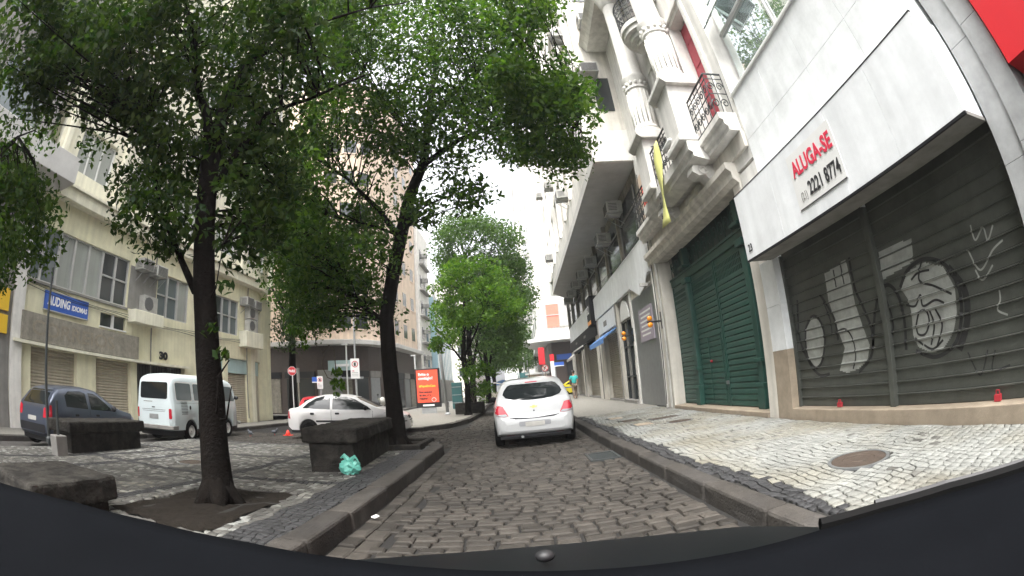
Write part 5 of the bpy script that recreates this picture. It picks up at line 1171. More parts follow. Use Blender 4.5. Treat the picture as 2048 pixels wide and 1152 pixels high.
# motorcycle behind the sedan -------------------------------------------------
mx_, my_ = -6.6, 18.6
t = thing('motorcycle', 'dark motorcycle parked behind the white sedan', 'motorcycle', (mx_,my_,gz(mx_)+.13), -1.3)
for yy in (-.65,.65):
    wh = put('wheel', MB().lathe([(.24,-.05),(.3,-.04),(.31,0),(.3,.04),(.24,.05),(.24,-.05)],(0,yy,.31),22,'x',cap=False), 'rubber', t, local=True, smooth=True); put('rim', MB().lathe([(.03,-.03),(.24,-.03),(.24,.03),(.03,.03)],(0,yy,.31),16,'x'), 'steel', wh, local=True)
put('engine', MB().box(-.15,.15,-.25,.3,.25,.6), 'steel', t, local=True, bevel=.05); put('fuel_tank', MB().sphere((0,.15,.85),(.17,.33,.15),12,8), 'black', t, local=True, smooth=True)
put('seat', MB().box(-.13,.13,-.8,-.1,.78,.88), 'trim', t, local=True, bevel=.05); put('handlebar', MB().tube([(-.38,.35,1.1),(-.2,.42,1.08),(0,.45,1.0),(.2,.42,1.08),(.38,.35,1.1)],.018,6).tube([(0,.45,1.0),(0,.68,.35)],.03,6), 'chrome', t, local=True)
put('fairing', MB().sphere((0,.55,.98),(.2,.15,.2),10,6), 'white_plastic', t, local=True, smooth=True); [put('mirror', MB().sphere((s_*.36,.36,1.28),(.06,.03,.04)).tube([(s_*.3,.37,1.1),(s_*.36,.36,1.26)],.008,5), 'black', t, local=True) for s_ in (-1,1)]
# ================================================================== street furniture
def bench(label, cx, cy, w_, l, yaw, h=.62, z=None, over=.09):
    z0 = gz(cx)+KL2 if z is None else z
    t = thing('stone_bench', label, 'bench', (cx,cy,z0), yaw)
    rough(put('slab', MB().box(-w_/2-over,w_/2+over,-l/2-over,l/2+over,h-.24,h), 'granite', t, local=True, bevel=.035), .035, 5); rough(put('base', MB().box(-w_/2,w_/2,-l/2,l/2,-.03,h-.242), 'granite', t, local=True, bevel=.02), .03, 4); return t
bench('massive dark stone bench with a green plastic bag at its foot', -3.12, 7.75, .74, 2.75, .10, .70)
bench('dark stone bench in front of the silver blue hatchback', -8.75, 6.05, .7, 2.3, .12, .62)
bench('low dark stone bench beside the thick near tree trunk', -4.45, 2.30, .95, .95, .05, .37)
t = thing('plastic_bag', 'crumpled green plastic bag lying against the stone bench', 'bag', (-2.62,6.25,gz(-2.6)+KL2))
bag = MB().sphere((0,0,.10),(.17,.13,.12),18,12); rr = random.Random(3)
bag.v = [(x+rr.uniform(-.025,.025),y+rr.uniform(-.025,.025),max(0,z+rr.uniform(-.025,.025))) for x,y,z in bag.v]
put('crumpled_sack', bag, 'bag_green', t, local=True); put('knotted_handles', MB().tube([(-.02,0,.2),(-.1,.02,.28),(-.15,0,.24)],[.05,.035,.01],6).tube([(.02,0,.2),(.1,-.03,.27),(.14,-.02,.21)],[.05,.03,.01],6), 'bag_green', t, local=True)
# poles and signs
def post(mb, x, y, z0, z1, r=.035, lean=0): return mb.tube([(x,y,z0),(x+lean,y,z1)],r,10)
def sign_face(mb, c, n, w_, h_, t_=.015): 
    n = Vector(n).normalized(); u = Vector((0,0,1)).cross(n).normalized(); v = Vector((0,0,1)); c = Vector(c)
    q = [c+u*a*w_/2+v*b*h_/2 for a,b in ((-1,-1),(1,-1),(1,1),(-1,1))]; mb.add(q+[p-n*t_ for p in q],[(0,1,2,3),(7,6,5,4),(0,4,5,1),(1,5,6,2),(2,6,7,3),(3,7,4,0)]); return u,v,c,n
def ring_on(mb, c, u, v, n, r0, r1, off, k=28):
    vs = [c+(u*math.cos(2*math.pi*i/k)+v*math.sin(2*math.pi*i/k))*r+n*off for i in range(k) for r in (r0,r1)]
    mb.add(vs,[(2*i,2*i+1,2*((i+1)%k)+1,2*((i+1)%k)) for i in range(k)])
def disc_on(mb, c, u, v, n, r, off, k=28): mb.add([c+(u*math.cos(2*math.pi*i/k+math.pi/k)+v*math.sin(2*math.pi*i/k+math.pi/k))*r+n*off for i in range(k)],[tuple(range(k))])
def toward(x, y): d = Vector((-x,-y,0)); return d.normalized()
def parking_sign(label, X, Y, zc, w_, h_, pole_top, slash=False, npix=None):
    z0 = gz(X)+.1; t = thing('parking_sign', label, 'sign', (X,Y,z0)); put('pole', post(MB(),X,Y+.06,z0,pole_top,.045), 'galv', t)
    n = toward(X,Y); b = MB(); u,v,c,n = sign_face(b,(X,Y,zc),n,w_,h_); pl = put('plate', b, 'white_paint', t)
    cc = c+v*h_*.22; r = w_*.36; m_ = MB(); ring_on(m_,cc,u,v,n,r*.78,r,.004)
    if slash:
        d = (u-v).normalized(); e = (u+v).normalized()*r*.1; a = cc-d*r*.85+n*.005; b2 = cc+d*r*.85+n*.005; m_.add([a-e,a+e,b2+e,b2-e],[(0,1,2,3)])
    put('red_ring', m_, 'red_sign', pl); s_ = r*1.25; put('letter_e', text_mb('E', s_, cc-u*s_*.27-v*s_*.35+n*.003, u, v, .003, .012), 'black_letter', pl)
    q = c-v*h_*.14-u*w_*.3; put('small_print', MB().add([q+n*.004,q+u*.2*w_+n*.004,q+u*.2*w_+v*.03+n*.004,q+v*.03+n*.004],[(0,1,2,3)]), 'red_letter', pl)
    for k in range(3):
        q = c-v*(h_*(.22+.08*k))-u*w_*.36; put('small_print', MB().add([q+n*.004,q+u*.7*w_+n*.004,q+u*.7*w_+v*.018+n*.004,q+v*.018+n*.004],[(0,1,2,3)]), 'galv', pl)
    return t
q = P3(710,737,Y=17.0); parking_sign('tall white parking sign with a red ringed E on a galvanised post', q.x, 17.0, q.z, .36*1.0, .80, 6.2)
q = P3(640,765,Y=19.2); parking_sign('smaller white no parking sign with struck red ring beside the climbing vine', q.x, 19.2, q.z, .28, .58, q.z+.3, True)
q = P3(584,742,Y=22); z0 = gz(q.x)+.1
t = thing('stop_sign', 'red octagonal PARE stop sign on a thin white post', 'sign', (q.x,22,z0)); put('pole', post(MB(),q.x,22.04,z0,q.z,.03), 'white_paint', t)
n = toward(q.x,22); u = Vector((0,0,1)).cross(n); v = Vector((0,0,1)); cc = Vector((q.x,22,q.z))
m_ = MB(); disc_on(m_,cc,u,v,n,.26,.0,8); o = put('plate', m_, 'white_paint', t); o.modifiers.new('t','SOLIDIFY').thickness = .012
m_ = MB(); disc_on(m_,cc,u,v,n,.24,.004,8); put('red_face', m_, 'red_sign', o); put('lettering', text_mb('PARE', .19, cc-u*.195-v*.065+n*.006, u, v, .003, .008, sx=.85), 'white_letter', o)
q = P3(596,740,Y=24); t = thing('marker_post', 'short weathered post beside the stop sign', 'post', (q.x,24,gz(q.x)+.1)); put('shaft', post(MB(),q.x,24,gz(q.x),q.z+.1,.05), 'stained', t); put('cap', MB().box(q.x-.07,q.x+.07,23.93,24.07,q.z-.75,q.z+.12), 'concrete', t)
q = P3(633,760,Y=21); t = thing('street_name_sign', 'small blue street name plate beside the no parking sign', 'sign', (q.x,21,gz(q.x)+.1)); put('pole', post(MB(),q.x+.25,21.05,gz(q.x),q.z+.15,.03), 'galv', t); put('plate', MB().box(q.x-.25,q.x+.25,20.98,21.0,q.z-.09,q.z+.15), 'blue_sign', t); put('white_strip', MB().box(q.x-.25,q.x+.25,20.975,20.979,q.z-.14,q.z-.091), 'white_paint', t)
# leaning lamp post, advertising panel, utility box
a = P3(896,829,Z=gz(-3.8)+.13); b = P3(867,585,Y=a.y)
t = thing('lamp_post', 'grey steel lamp post leaning beside the advertising panel', 'lamp post', a); put('shaft', MB().tube([a,a.lerp(b,.5),b,b+(b-a)*.25],[.085,.075,.06,.05],10), 'galv', t, smooth=True); put('foot', MB().lathe([(.16,0),(.16,.05),(.1,.12)],a,12), 'galv', t)
put('cap', MB().sphere(b+(b-a)*.25,(.07,.07,.09),8,5), 'galv', t, smooth=True)
AY = 26.5; q = P3(855,773,Y=AY); zA = gz(q.x)+.13
t = thing('advertising_panel', 'black framed advertising panel with a bright red poster', 'advertising panel', (q.x,AY,zA))
W2, zlo, zhi = .66, P3(855,805,Y=AY).z, P3(855,740,Y=AY).z
put('cabinet', MB().box(q.x-W2-.1,q.x+W2+.1,AY,AY+.22,zlo-.3,zhi+.1), 'black', t, bevel=.03); put('leg', MB().box(q.x-.45,q.x+.45,AY+.04,AY+.18,zA,zlo-.3), 'galv', t)
po = put('poster', MB().box(q.x-W2,q.x+W2,AY-.02,AY-.002,zlo,zhi), 'ad_red', t); H_ = zhi-zlo
def ad_text(s, size, dz, m, dx=0.): put('lettering', text_mb(s, size, (q.x-W2+.12+dx,AY-.024,zlo+H_*dz), (1,0,0), (0,0,1), .003, .008), m, po)
ad_text('Evite o', .24, .83, 'white_letter'); ad_text('contágio!', .24, .71, 'white_letter'); ad_text('#FiqueEmCasa', .17, .48, 'ad_yellow', .02); ad_text('Nos esqueci', .16, .30, 'black_letter'); ad_text('da sim, não', .16, .20, 'black_letter'); ad_text('respirar.', .16, .10, 'black_letter')
put('round_mark', MB().tube([(q.x+.35+.13*math.cos(k*.5),AY-.03,zlo+.16+.11*math.sin(k*.5)) for k in range(14)],.015,5), 'white_letter', po); put('foot_strip', MB().box(q.x-.35,q.x+.35,AY-.02,AY-.002,zlo-.22,zlo-.12), 'white_letter', t)
q2 = P3(857,823,Z=gz(-5.8)+.13); t = thing('utility_box', 'low grey metal box in front of the advertising panel', 'utility box', q2); put('cabinet', MB().box(-.35,.35,-.2,.2,0,.55), 'steel', t, local=True, bevel=.02); put('lid', MB().box(-.48,.48,-.28,.28,.552,.60), 'galv', t, local=True, bevel=.01); put('door_line', MB().box(-.01,.01,-.205,-.2,.05,.5), 'trim', t, local=True)
# thin white canopy posts by the brown ground floor
for i,(px,py,Yp) in enumerate(((545,0,31.5),)):
    pass
for px,pt,lb in ((692,690,'thin white post under the canopy of the peach building'),(829,712,'white post at the far end of the brown ground floor')):
    Yp = 31.5 if px < 700 else 41; a = P3(px,pt,Y=Yp); t = thing('white_post', lb, 'post', (a.x,Yp,gz(a.x)+.1)); put('shaft', post(MB(),a.x,Yp,gz(a.x)-.1,a.z,.06), 'white_paint', t); put('cap', MB().box(a.x-.35,a.x+.1,Yp-.1,Yp+.1,a.z,a.z+.1), 'white_paint', t)
# left thin pole with concrete block
a = P3(99,885,Z=gz(-9)+KL2); b = P3(107,535,Y=a.y)
t = thing('steel_pole', 'tall thin dark pole standing by the parked blue hatchback', 'pole', a); put('shaft', MB().tube([a-Vector((0,0,.1)),a.lerp(b,.4),b],[.045,.038,.03],8), 'iron', t); put('foot', MB().lathe([(.09,0),(.09,.1),(.05,.14)],a,10), 'iron', t)
t = thing('concrete_bollard', 'small grey concrete block with a rusty stub in front of the pole', 'bollard', (-8.15,4.55,gz(-8)+KL2)); put('block', MB().box(-.14,.14,-.14,.14,-.02,.36), 'concrete', t, local=True, bevel=.02); put('stub', MB().tube([(0,.0,.34),(.01,0,.98)],.03,6), 'iron', t, local=True)
# no-turn sign and cluster at the cross street
q = P3(1090,736,Y=40); t = thing('no_turn_sign', 'round no right turn sign at the cross street', 'sign', (q.x,40,gz(q.x)+.13)); put('pole', post(MB(),q.x,40.05,gz(q.x),q.z+.2,.04), 'galv', t)
n = toward(q.x,40); u = Vector((0,0,1)).cross(n); cc = Vector((q.x,40,q.z)); m_ = MB(); disc_on(m_,cc,u,v,n,.3,0); o = put('plate', m_, 'white_paint', t); o.modifiers.new('t','SOLIDIFY').thickness = .012
m_ = MB(); ring_on(m_,cc,u,v,n,.24,.3,.004); d = (u-v).normalized(); e = (u+v).normalized()*.03; a_ = cc-d*.26+n*.007; b2 = cc+d*.26+n*.007; m_.add([a_-e,a_+e,b2+e,b2-e],[(0,1,2,3)]); put('red_ring', m_, 'red_sign', o)
put('arrow', MB().add([cc+u*x+v*z+n*.004 for x,z in ((-.1,-.17),(-.04,-.17),(-.04,.06),(.06,.06),(.06,.13),(-.1,.13))]+[cc+u*x+v*z+n*.004 for x,z in ((.06,.0),(.16,.1),(.06,.19))],[(0,1,2,5),(2,3,4,5),(6,7,8)]), 'black_letter', o)
q = P3(1083,712,Y=47); t = thing('hanging_sign', 'tall red shop sign under the rounded canopy', 'sign', (q.x,47,gz(q.x)+.13)); put('panel', MB().box(q.x-.32,q.x+.32,47,47.2,q.z-.9,q.z+.9), 'red_sign', t); put('pole', post(MB(),q.x,47.3,gz(q.x),q.z+1,.06), 'galv', t)
q = P3(1104,720,Y=46); t = thing('totem_sign', 'narrow red and white totem sign by the cross street', 'sign', (q.x,46,gz(q.x)+.13)); put('panel', MB().box(q.x-.22,q.x+.22,46,46.15,q.z-.1,q.z+.6), 'red_sign', t); put('lower_panel', MB().box(q.x-.2,q.x+.2,46.02,46.13,gz(q.x),q.z-.1), 'white_paint', t)
q = P3(1118,728,Y=45.5); t = thing('bus_stop_sign', 'blue shop sign plate over the pavement at the cross street', 'sign', (q.x,45.5,gz(q.x)+.13)); put('plate', MB().box(q.x-.5,q.x+.5,45.5,45.6,q.z-.15,q.z+.2), 'blue_sign', t); put('white_strip', MB().box(q.x-.5,q.x+.5,45.49,45.497,q.z-.22,q.z-.15), 'white_paint', t); put('pole', post(MB(),q.x-.4,45.7,gz(q.x),q.z+.2,.06), 'galv', t)
# newsstand-like kiosk
q = P3(1075,752,Y=52); t = thing('kiosk', 'pale pink kiosk on the far pavement', 'kiosk', (q.x,52,gz(q.x)+.13)); put('cabin', MB().box(q.x-1.1,q.x+1.1,52,54,.1,2.5), 'peach', t, bevel=.05); put('roof', MB().box(q.x-1.4,q.x+1.4,51.7,54.3,2.5,2.7), 'white_paint', t, bevel=.04); put('hatch', MB().box(q.x-.7,q.x+.7,51.96,51.998,1.2,2.1), 'dark_void', t)
# far lamp posts with arms
for i,(px,Yp,pt,lb) in enumerate(((1052,55,708,'nearest grey twin lamp post on the far right pavement'),(1046,68,716,'second grey lamp post down the far right pavement'),(1041,82,722,'third grey lamp post down the far right pavement'))):
    a = P3(px,pt,Y=Yp); t = thing('street_lamp', lb, 'street lamp', (a.x+.15,Yp,gz(a.x))); put('shaft', post(MB(),a.x+.15,Yp,gz(a.x),a.z,.07,-.1), 'galv', t); put('lantern', MB().box(a.x-.9,a.x+.1,Yp-.12,Yp+.12,a.z,a.z+.12), 'white_plastic', t, bevel=.03)
a = P3(1013,713,Y=62); b = P3(1040,760,Y=62); t = thing('traffic_light', 'curved white mast with a red traffic light over the far lane', 'traffic light', (b.x,62,gz(b.x)))
arcp = [(b.x,62,gz(b.x)),(b.x-.1,62,a.z-2.2),(b.x-.4,62,a.z-.9),(b.x-.9,62,a.z-.1),(a.x+.8,62,a.z+.2),(a.x,62,a.z)]; put('mast', MB().tube(arcp,.08,8), 'white_paint', t, smooth=True); put('signal_head', MB().box(a.x-.2,a.x+.2,61.8,62.1,a.z-1.0,a.z+.1), 'black', t, bevel=.03); put('red_lens', MB().sphere((a.x,61.8,a.z-.15),.13), 'red_sign', t)
q = P3(1046,752,Y=66); t = thing('direction_sign', 'green direction sign far down the street', 'sign', (q.x,66,gz(q.x))); put('panel', MB().box(q.x-.8,q.x+.8,66,66.06,q.z-.3,q.z+.5), 'green_kiosk', t); put('pole', post(MB(),q.x,66.1,gz(q.x),q.z+.5,.06), 'galv', t)
# stalls and furniture under the trees
q = P3(1006,768,Y=52); t = thing('street_parasol', 'blue parasol over a stall under the far trees', 'parasol', (q.x,52,gz(q.x)+.13)); put('canopy', MB().lathe([(1.4,q.z-.1),(.7,q.z+.3),(.03,q.z+.5)],(q.x,52,0),8,cap=False), 'blue_awning', t); put('pole', post(MB(),q.x,52,gz(q.x),q.z+.45,.03), 'galv', t)
q = P3(990,776,Y=46); t = thing('market_stall', 'pale canvas stall under the far trees', 'stall', (q.x,46,gz(q.x)+.13)); put('canopy', MB().prism([(q.x-1.3,q.z+.2),(q.x,q.z+.6),(q.x+1.3,q.z+.2),(q.x+1.3,q.z+.12),(q.x,q.z+.5),(q.x-1.3,q.z+.12)],'y',45,47.5), 'white_plastic', t); put('counter', MB().box(q.x-1.1,q.x+1.1,45.3,47,.1,.9), 'stained', t)
for sx2 in (-1.2,1.2): put('leg', post(MB(),q.x+sx2,45.1,gz(q.x),q.z+.2,.025), 'galv', t)
q = P3(915,787,Y=31); t = thing('green_cabinet', 'tall dark green street cabinet beyond the lamp post', 'cabinet', (q.x,31,gz(q.x)+.13)); put('body', MB().box(q.x-.4,q.x+.3,31,31.5,gz(q.x),1.9), 'green_kiosk', t, bevel=.03); 
for k in range(3): put('panel_strip', MB().box(q.x-.38,q.x+.28,30.97,30.998,.45+k*.55,.5+k*.55), 'galv', t)
q = P3(912,812,Z=.1); t = thing('park_bench', 'small grey bench beside the tree planter', 'bench', (q.x,q.y,gz(q.x)+.13)); put('seat', MB().box(-.75,.75,-.2,.2,.42,.47), 'galv', t, local=True)
for s_ in (-.6,.6): put('leg', MB().tube([(s_,-.18,0),(s_,-.18,.42),(s_,.18,.42),(s_,.18,0)],.025,6), 'iron', t, local=True)
q = P3(937,829,Z=gz(-2.6)+.13); t = thing('planter', 'dark stone planter box behind the young street tree', 'planter', (q.x-.1,q.y+1.3,gz(q.x)+.13)); put('trough', MB().box(-.65,.75,-.6,.9,0,.55), 'granite', t, local=True, bevel=.02); put('soil', MB().box(-.6,.7,-.55,.85,.5,.56), 'soil', t, local=True)
t = thing('safety_cone', 'flattened red cone behind the white sedan', 'cone', (-8.55,14.6,gz(-8.5))); put('cone_body', MB().lathe([(.11,.02),(.07,.11),(.035,.19),(.015,.2)],n=14), 'cone_red', t, local=True, smooth=True); put('foot', MB().box(-.15,.15,-.15,.15,0,.02), 'cone_red', t, local=True, bevel=.01)
def pigeon(x, y, yaw, label):
    t = thing('pigeon', label, 'pigeon', (x,y,gz(x)+.01), yaw, 'pigeons on the side street'); b = MB().sphere((0,0,.13),(.06,.13,.065),12,8).sphere((0,.13,.22),(.03,.035,.035),8,6).tube([(0,.08,.16),(0,.125,.22)],[.045,.028],8).add([(-.03,-.08,.13),(.03,-.08,.13),(.035,-.24,.10),(-.035,-.24,.10)],[(0,1,2,3)]).tube([(0,.16,.22),(0,.195,.213)],[.008,.002],5)
    put('body', b, 'pigeon', t, local=True, smooth=True)
    for s_ in (-.025,.025): put('leg', MB().tube([(s_,0,.08),(s_,.01,0),(s_,.04,.002)],.006,5), 'spray_red', t, local=True)
pigeon(-9.6,13.6,1.2,'dark pigeon pecking in the road near the yellow building'); pigeon(-9.1,14.5,-1.4,'dark pigeon walking toward the white sedan')
for i,(px,py,lb,m) in enumerate(((1270,700,'',''),)): pass
LT = [(752,1035,'torn paper scrap in the gutter of the left kerb'),(205,889,'white paper scrap beside the bench near the blue hatchback')]
for i,(px,py,lb) in enumerate(LT):
    q = P3(px,py,Z=.13 if i != 0 else .0); t = thing('litter', lb, 'litter', q); b = MB().sphere((0,0,.012),(.04,.03,.012),8,4); b.v = [(x+rr.uniform(-.012,.012),y+rr.uniform(-.012,.012),z+rr.uniform(-.005,.008)) for x,y,z in b.v]; put('scrap', b, 'paper', t, local=True)
# person walking away ---------------------------------------------------------
q = P3(1151,797,Z=gz(3.6)+KH); q.x = min(q.x,3.7)
t = thing('person', 'person in a teal shirt and dark trousers walking along the shop row', 'person', (q.x,q.y,gz(q.x)+KH), .1)
def skin(name, V, E, R, m, root=0):
    me = bpy.data.meshes.new(name); me.from_pydata(V,E,[]); ob = bpy.data.objects.new(name,me); COL.objects.link(ob); ob.parent = t; me.materials.append(MATS[m])
    sm = ob.modifiers.new('skin','SKIN'); sm.use_smooth_shade = True
    lay = me.skin_vertices[0].data if me.skin_vertices else None
    if lay is None: 
        bpy.context.view_layer.objects.active = ob; ob.select_set(True); bpy.ops.mesh.customdata_skin_add(); lay = me.skin_vertices[0].data
    for i,r in enumerate(R): lay[i].radius = (r,r) if not hasattr(r,'__len__') else r
    lay[root].use_root = True; ob.modifiers.new('s','SUBSURF').levels = 1; ob.modifiers['s'].render_levels = 2; ORG[ob.name] = ORG[t.name]; return ob
BV = [(0,0,.95),(0,0,1.15),(0,.01,1.38),(0,.01,1.50),(0,.02,1.56),(0,.03,1.66),(0,.03,1.74),(.17,0,1.42),(.24,-.06,1.16),(.23,.02,.93),(.22,.06,.83),(-.17,0,1.42),(-.24,.07,1.17),(-.22,.17,.95),(-.21,.2,.86),
      (.09,0,.9),(.10,.10,.50),(.10,.02,.09),(.10,.16,.03),(-.09,0,.9),(-.10,-.04,.50),(-.10,-.24,.12),(-.10,-.12,.04)]
BE = [(0,1),(1,2),(2,3),(3,4),(4,5),(5,6),(2,7),(7,8),(8,9),(9,10),(2,11),(11,12),(12,13),(13,14),(0,15),(15,16),(16,17),(17,18),(0,19),(19,20),(20,21),(21,22)]
skin('body', BV, BE, [.13,.12,.14,.06,.055,.095,.08,.06,.045,.035,.04,.06,.045,.035,.04,.09,.06,.045,.04,.09,.06,.045,.04], 'skin')
skin('shirt', [(0,0,.92),(0,0,1.15),(0,.01,1.36),(0,.01,1.47),(.18,0,1.41),(.235,-.04,1.22),(-.18,0,1.41),(-.235,.05,1.22)], [(0,1),(1,2),(2,3),(2,4),(4,5),(2,6),(6,7)], [.17,.16,.175,.08,.085,.075,.085,.075], 'shirt_teal')
skin('trousers', [(0,0,.95),(.09,0,.86),(.10,.09,.50),(.10,.02,.12),(-.09,0,.86),(-.10,-.04,.50),(-.10,-.23,.15)], [(0,1),(1,2),(2,3),(0,4),(4,5),(5,6)], [.155,.11,.085,.07,.11,.085,.07], 'trousers')
put('hair', MB().sphere((0,.015,1.74),(.105,.115,.10),12,8), 'hair', t, local=True, smooth=True)
# ================================================================== trees
def leaf_mesh(name, C, size, m, parent, droop=.5, spread=None):
    """C: (n,3) leaf centres; each leaf is a folded pointed blade of two triangles pairs"""
    n = len(C); a = RNG.uniform(0,2*math.pi,n); tilt = RNG.normal(-droop,.55,n)
    d = np.stack([np.cos(a)*np.cos(tilt),np.sin(a)*np.cos(tilt),np.sin(tilt)],1)
    s_ = np.cross(d, RNG.normal(0,1,(n,3))+np.array([0,0,1.2])); s_ /= np.linalg.norm(s_,axis=1,keepdims=True)+1e-9
    nrm = np.cross(s_, d); L = size*RNG.uniform(.5,1.4,n)[:,None]; W = L*.26
    V = np.stack([C-d*L*.5, C+s_*W+nrm*W*.35, C+d*L*.5, C-s_*W+nrm*W*.35],1).reshape(-1,3)
    b = np.arange(n)[:,None]*4; F = np.concatenate([b+np.array([0,1,2]), b+np.array([0,2,3])],1).reshape(-1,3)
    return np_mesh(name, V, F, m, parent, kind='stuff')
def blob(c, r, n, flat=.8):
    v = RNG.normal(0,1,(n,3)); v /= np.linalg.norm(v,axis=1,keepdims=True); q = RNG.random(n)**.45
    return np.array(c)+v*(q*r)[:,None]*np.array([1,1,flat])
def in_poly(x, y, poly):
    c = False; j = len(poly)-1
    for i in range(len(poly)):
        if (poly[i][1] > y) != (poly[j][1] > y) and x < (poly[j][0]-poly[i][0])*(y-poly[i][1])/(poly[j][1]-poly[i][1])+poly[i][0]: c = not c
        j = i
    return c
def limb(mb, pts, r0, r1, n=8):
    m = len(pts); mb.tube(pts, [r0+(r1-r0)*(i/(m-1))**.8 for i in range(m)], n)
def twig_to(mb, anchors, c, r=.02):
    a = min(anchors, key=lambda p: (p-c).length+ (0.6 if p.z > c.z else 0)); mid = a.lerp(c,.5)+Vector((RNG.normal(0,.12),RNG.normal(0,.12),abs(RNG.normal(0,.12))))
    mb.tube([a,mid,c],[r,r*.7,r*.3],5,cap=False)
def dense(pts, k=6):
    P = [Vector(p) for p in pts]; return [P[i].lerp(P[i+1],j/k) for i in range(len(P)-1) for j in range(k)]+[P[-1]]
def make_tree(label, base, trunk, limbs, clumps, leaf, lm, bark, name='tree', per=300, rad=.5, group=None, droop=.5, extra=None):
    t = thing(name, label, 'tree', base, group=group); mb = MB(); P = [p[:3] for p in trunk]; mb.tube(P,[p[3] for p in trunk],14)
    # root flare
    b0 = Vector(P[0]); r0 = trunk[0][3]
    for k in range(5):
        a = k*1.26+.4; mb.tube([b0+Vector((0,0,.35)), b0+Vector((math.cos(a)*r0*.9,math.sin(a)*r0*.9,.12)), b0+Vector((math.cos(a)*r0*1.7,math.sin(a)*r0*1.7,-.05))],[r0*.7,r0*.36,r0*.08],7)
    tr = put('trunk', mb, bark, t, smooth=True); lb = MB(); anch = dense(P)[len(dense(P))//2:]
    for (pts,r0,r1) in limbs: limb(lb, pts, r0, r1); anch += dense(pts)
    tw = MB(); C = []
    for c,r,k in clumps:
        cv = Vector(c); twig_to(tw, anch, cv, .012+.012*r); C.append(blob(c, r, int(k)))
    put('limbs', lb, bark, t, smooth=True)
    if tw.v: put('twigs', tw, bark, t, smooth=True, kind='stuff')
    cr = leaf_mesh('crown', np.concatenate(C), leaf, lm, t, droop)
    if extra: extra(t)
    return t
def px_clumps(poly, n, rng, r, per, holes=(), avoid=None):
    xs = [p[0] for p in poly]; ys = [p[1] for p in poly]; out = []; tries = 0
    while len(out) < n and tries < n*40:
        tries += 1; x, y = RNG.uniform(min(xs),max(xs)), RNG.uniform(min(ys),max(ys))
        if not in_poly(x,y,poly): continue
        if any((x-h[0])**2/h[2]**2+(y-h[1])**2/h[3]**2 < 1 for h in holes): continue
        p = P3(x,y,R=RNG.uniform(*rng)); rr_ = r*RNG.uniform(.7,1.3); out.append((tuple(p), rr_, per*RNG.uniform(.7,1.3)*(rr_/r)**2))
    return out
def sphere_clumps(c, R, n, r, per, zmin=-99, flat=.7):
    out = []
    while len(out) < n:
        v = RNG.normal(0,1,3); v /= np.linalg.norm(v); p = np.array(c)+v*np.array([R,R,R*flat])*RNG.random()**.4
        if p[2] > zmin: out.append((tuple(p), r*RNG.uniform(.7,1.3), per*RNG.uniform(.7,1.3)))
    return out
# near tree on the plaza
T1 = [(-3.43,4.05,-.02,.25),(-3.44,4.08,.35,.19),(-3.45,4.1,.7,.175),(-3.44,4.1,1.25,.165),(-3.52,4.1,2.1,.15),(-3.62,4.12,2.65,.145),(-3.78,4.15,3.7,.14),(-3.9,4.2,4.4,.145)]
L1 = [([(-3.88,4.2,4.2),(-3.95,4.3,5.2),(-3.85,4.5,6.3),(-3.8,4.8,7.8),(-3.5,5,9.5)],.145,.045),
      ([(-3.9,4.2,4.5),(-4.3,4.25,5.3),(-4.9,4.3,6.1),(-5.8,4.3,6.7),(-6.8,4.2,7.2)],.11,.025),
      ([(-3.75,4.12,2.5),(-4.0,4.0,2.95),(-4.35,3.9,3.5),(-4.6,3.8,4.1),(-5.0,3.7,5.0)],.055,.014),
      ([(-3.8,4.15,3.6),(-3.45,4.2,4.3),(-3.1,4.3,4.95),(-2.5,4.4,5.1),(-1.8,4.6,5.5)],.06,.015),
      ([(-3.85,4.4,6.2),(-3.0,4.6,6.9),(-2.0,4.9,7.4)],.06,.015),([(-4.5,4.25,5.6),(-4.5,3.4,6.6),(-4.7,2.5,7.2)],.05,.012),
      ([(-3.45,4.1,.9),(-3.28,4.0,1.15),(-3.2,3.95,1.5)],.025,.006),([(-3.45,4.1,1.0),(-3.16,4.02,1.05),(-3.05,4.0,1.4)],.022,.006),([(-3.55,4.1,2.3),(-3.35,4.05,2.5),(-3.25,4.0,3.0)],.016,.004)]
A1 = [(60,-20),(640,-20),(660,230),(600,330),(560,460),(500,430),(455,330),(455,470),(395,330),(350,400),(330,470),(250,470),(235,330),(190,330),(160,210),(70,230),(40,90)]
hl = [(285,120,40,30),(345,205,42,45),(290,330,34,40),(240,300,18,50),(245,150,20,24),(430,150,26,30),(130,180,22,40),(470,420,22,50)]
cl = px_clumps(A1, 140, (6.1,8.6), .46, 128, hl)+px_clumps([(60,-20),(640,-20),(640,200),(500,250),(200,200),(60,100)], 36, (6.4,9), .55, 120, hl[:1])
cl += px_clumps([(0,-20),(160,-20),(160,120),(120,190),(40,230),(0,260)], 20, (6.4,8.4), .5, 110)
cl += px_clumps([(420,330),(560,330),(560,520),(470,540),(440,430)], 18, (5.6,7.0), .3, 70)
cl += px_clumps([(250,340),(390,340),(380,480),(300,500),(240,420)], 16, (5.4,6.6), .32, 85)
cl += sphere_clumps((-3.6,3.6,9.6), 4.2, 46, .6, 170, 7.6)+sphere_clumps((-4.6,-.5,8.4), 3.2, 26, .6, 150, 6.2)  # unseen crown over and behind the view, added to shade the foreground
cl += [((-3.2,3.98,1.75),.10,14),((-3.3,4.05,3.0),.14,26),((-3.15,4.0,2.5),.12,18),((-3.32,3.95,2.0),.12,16)]
make_tree('near street tree with thick dark leaning trunk at the left kerb', (-3.43,4.05,gz(-3.4)+KL2), T1, L1, cl, .118, 'leaf_dark', 'bark', droop=.55)
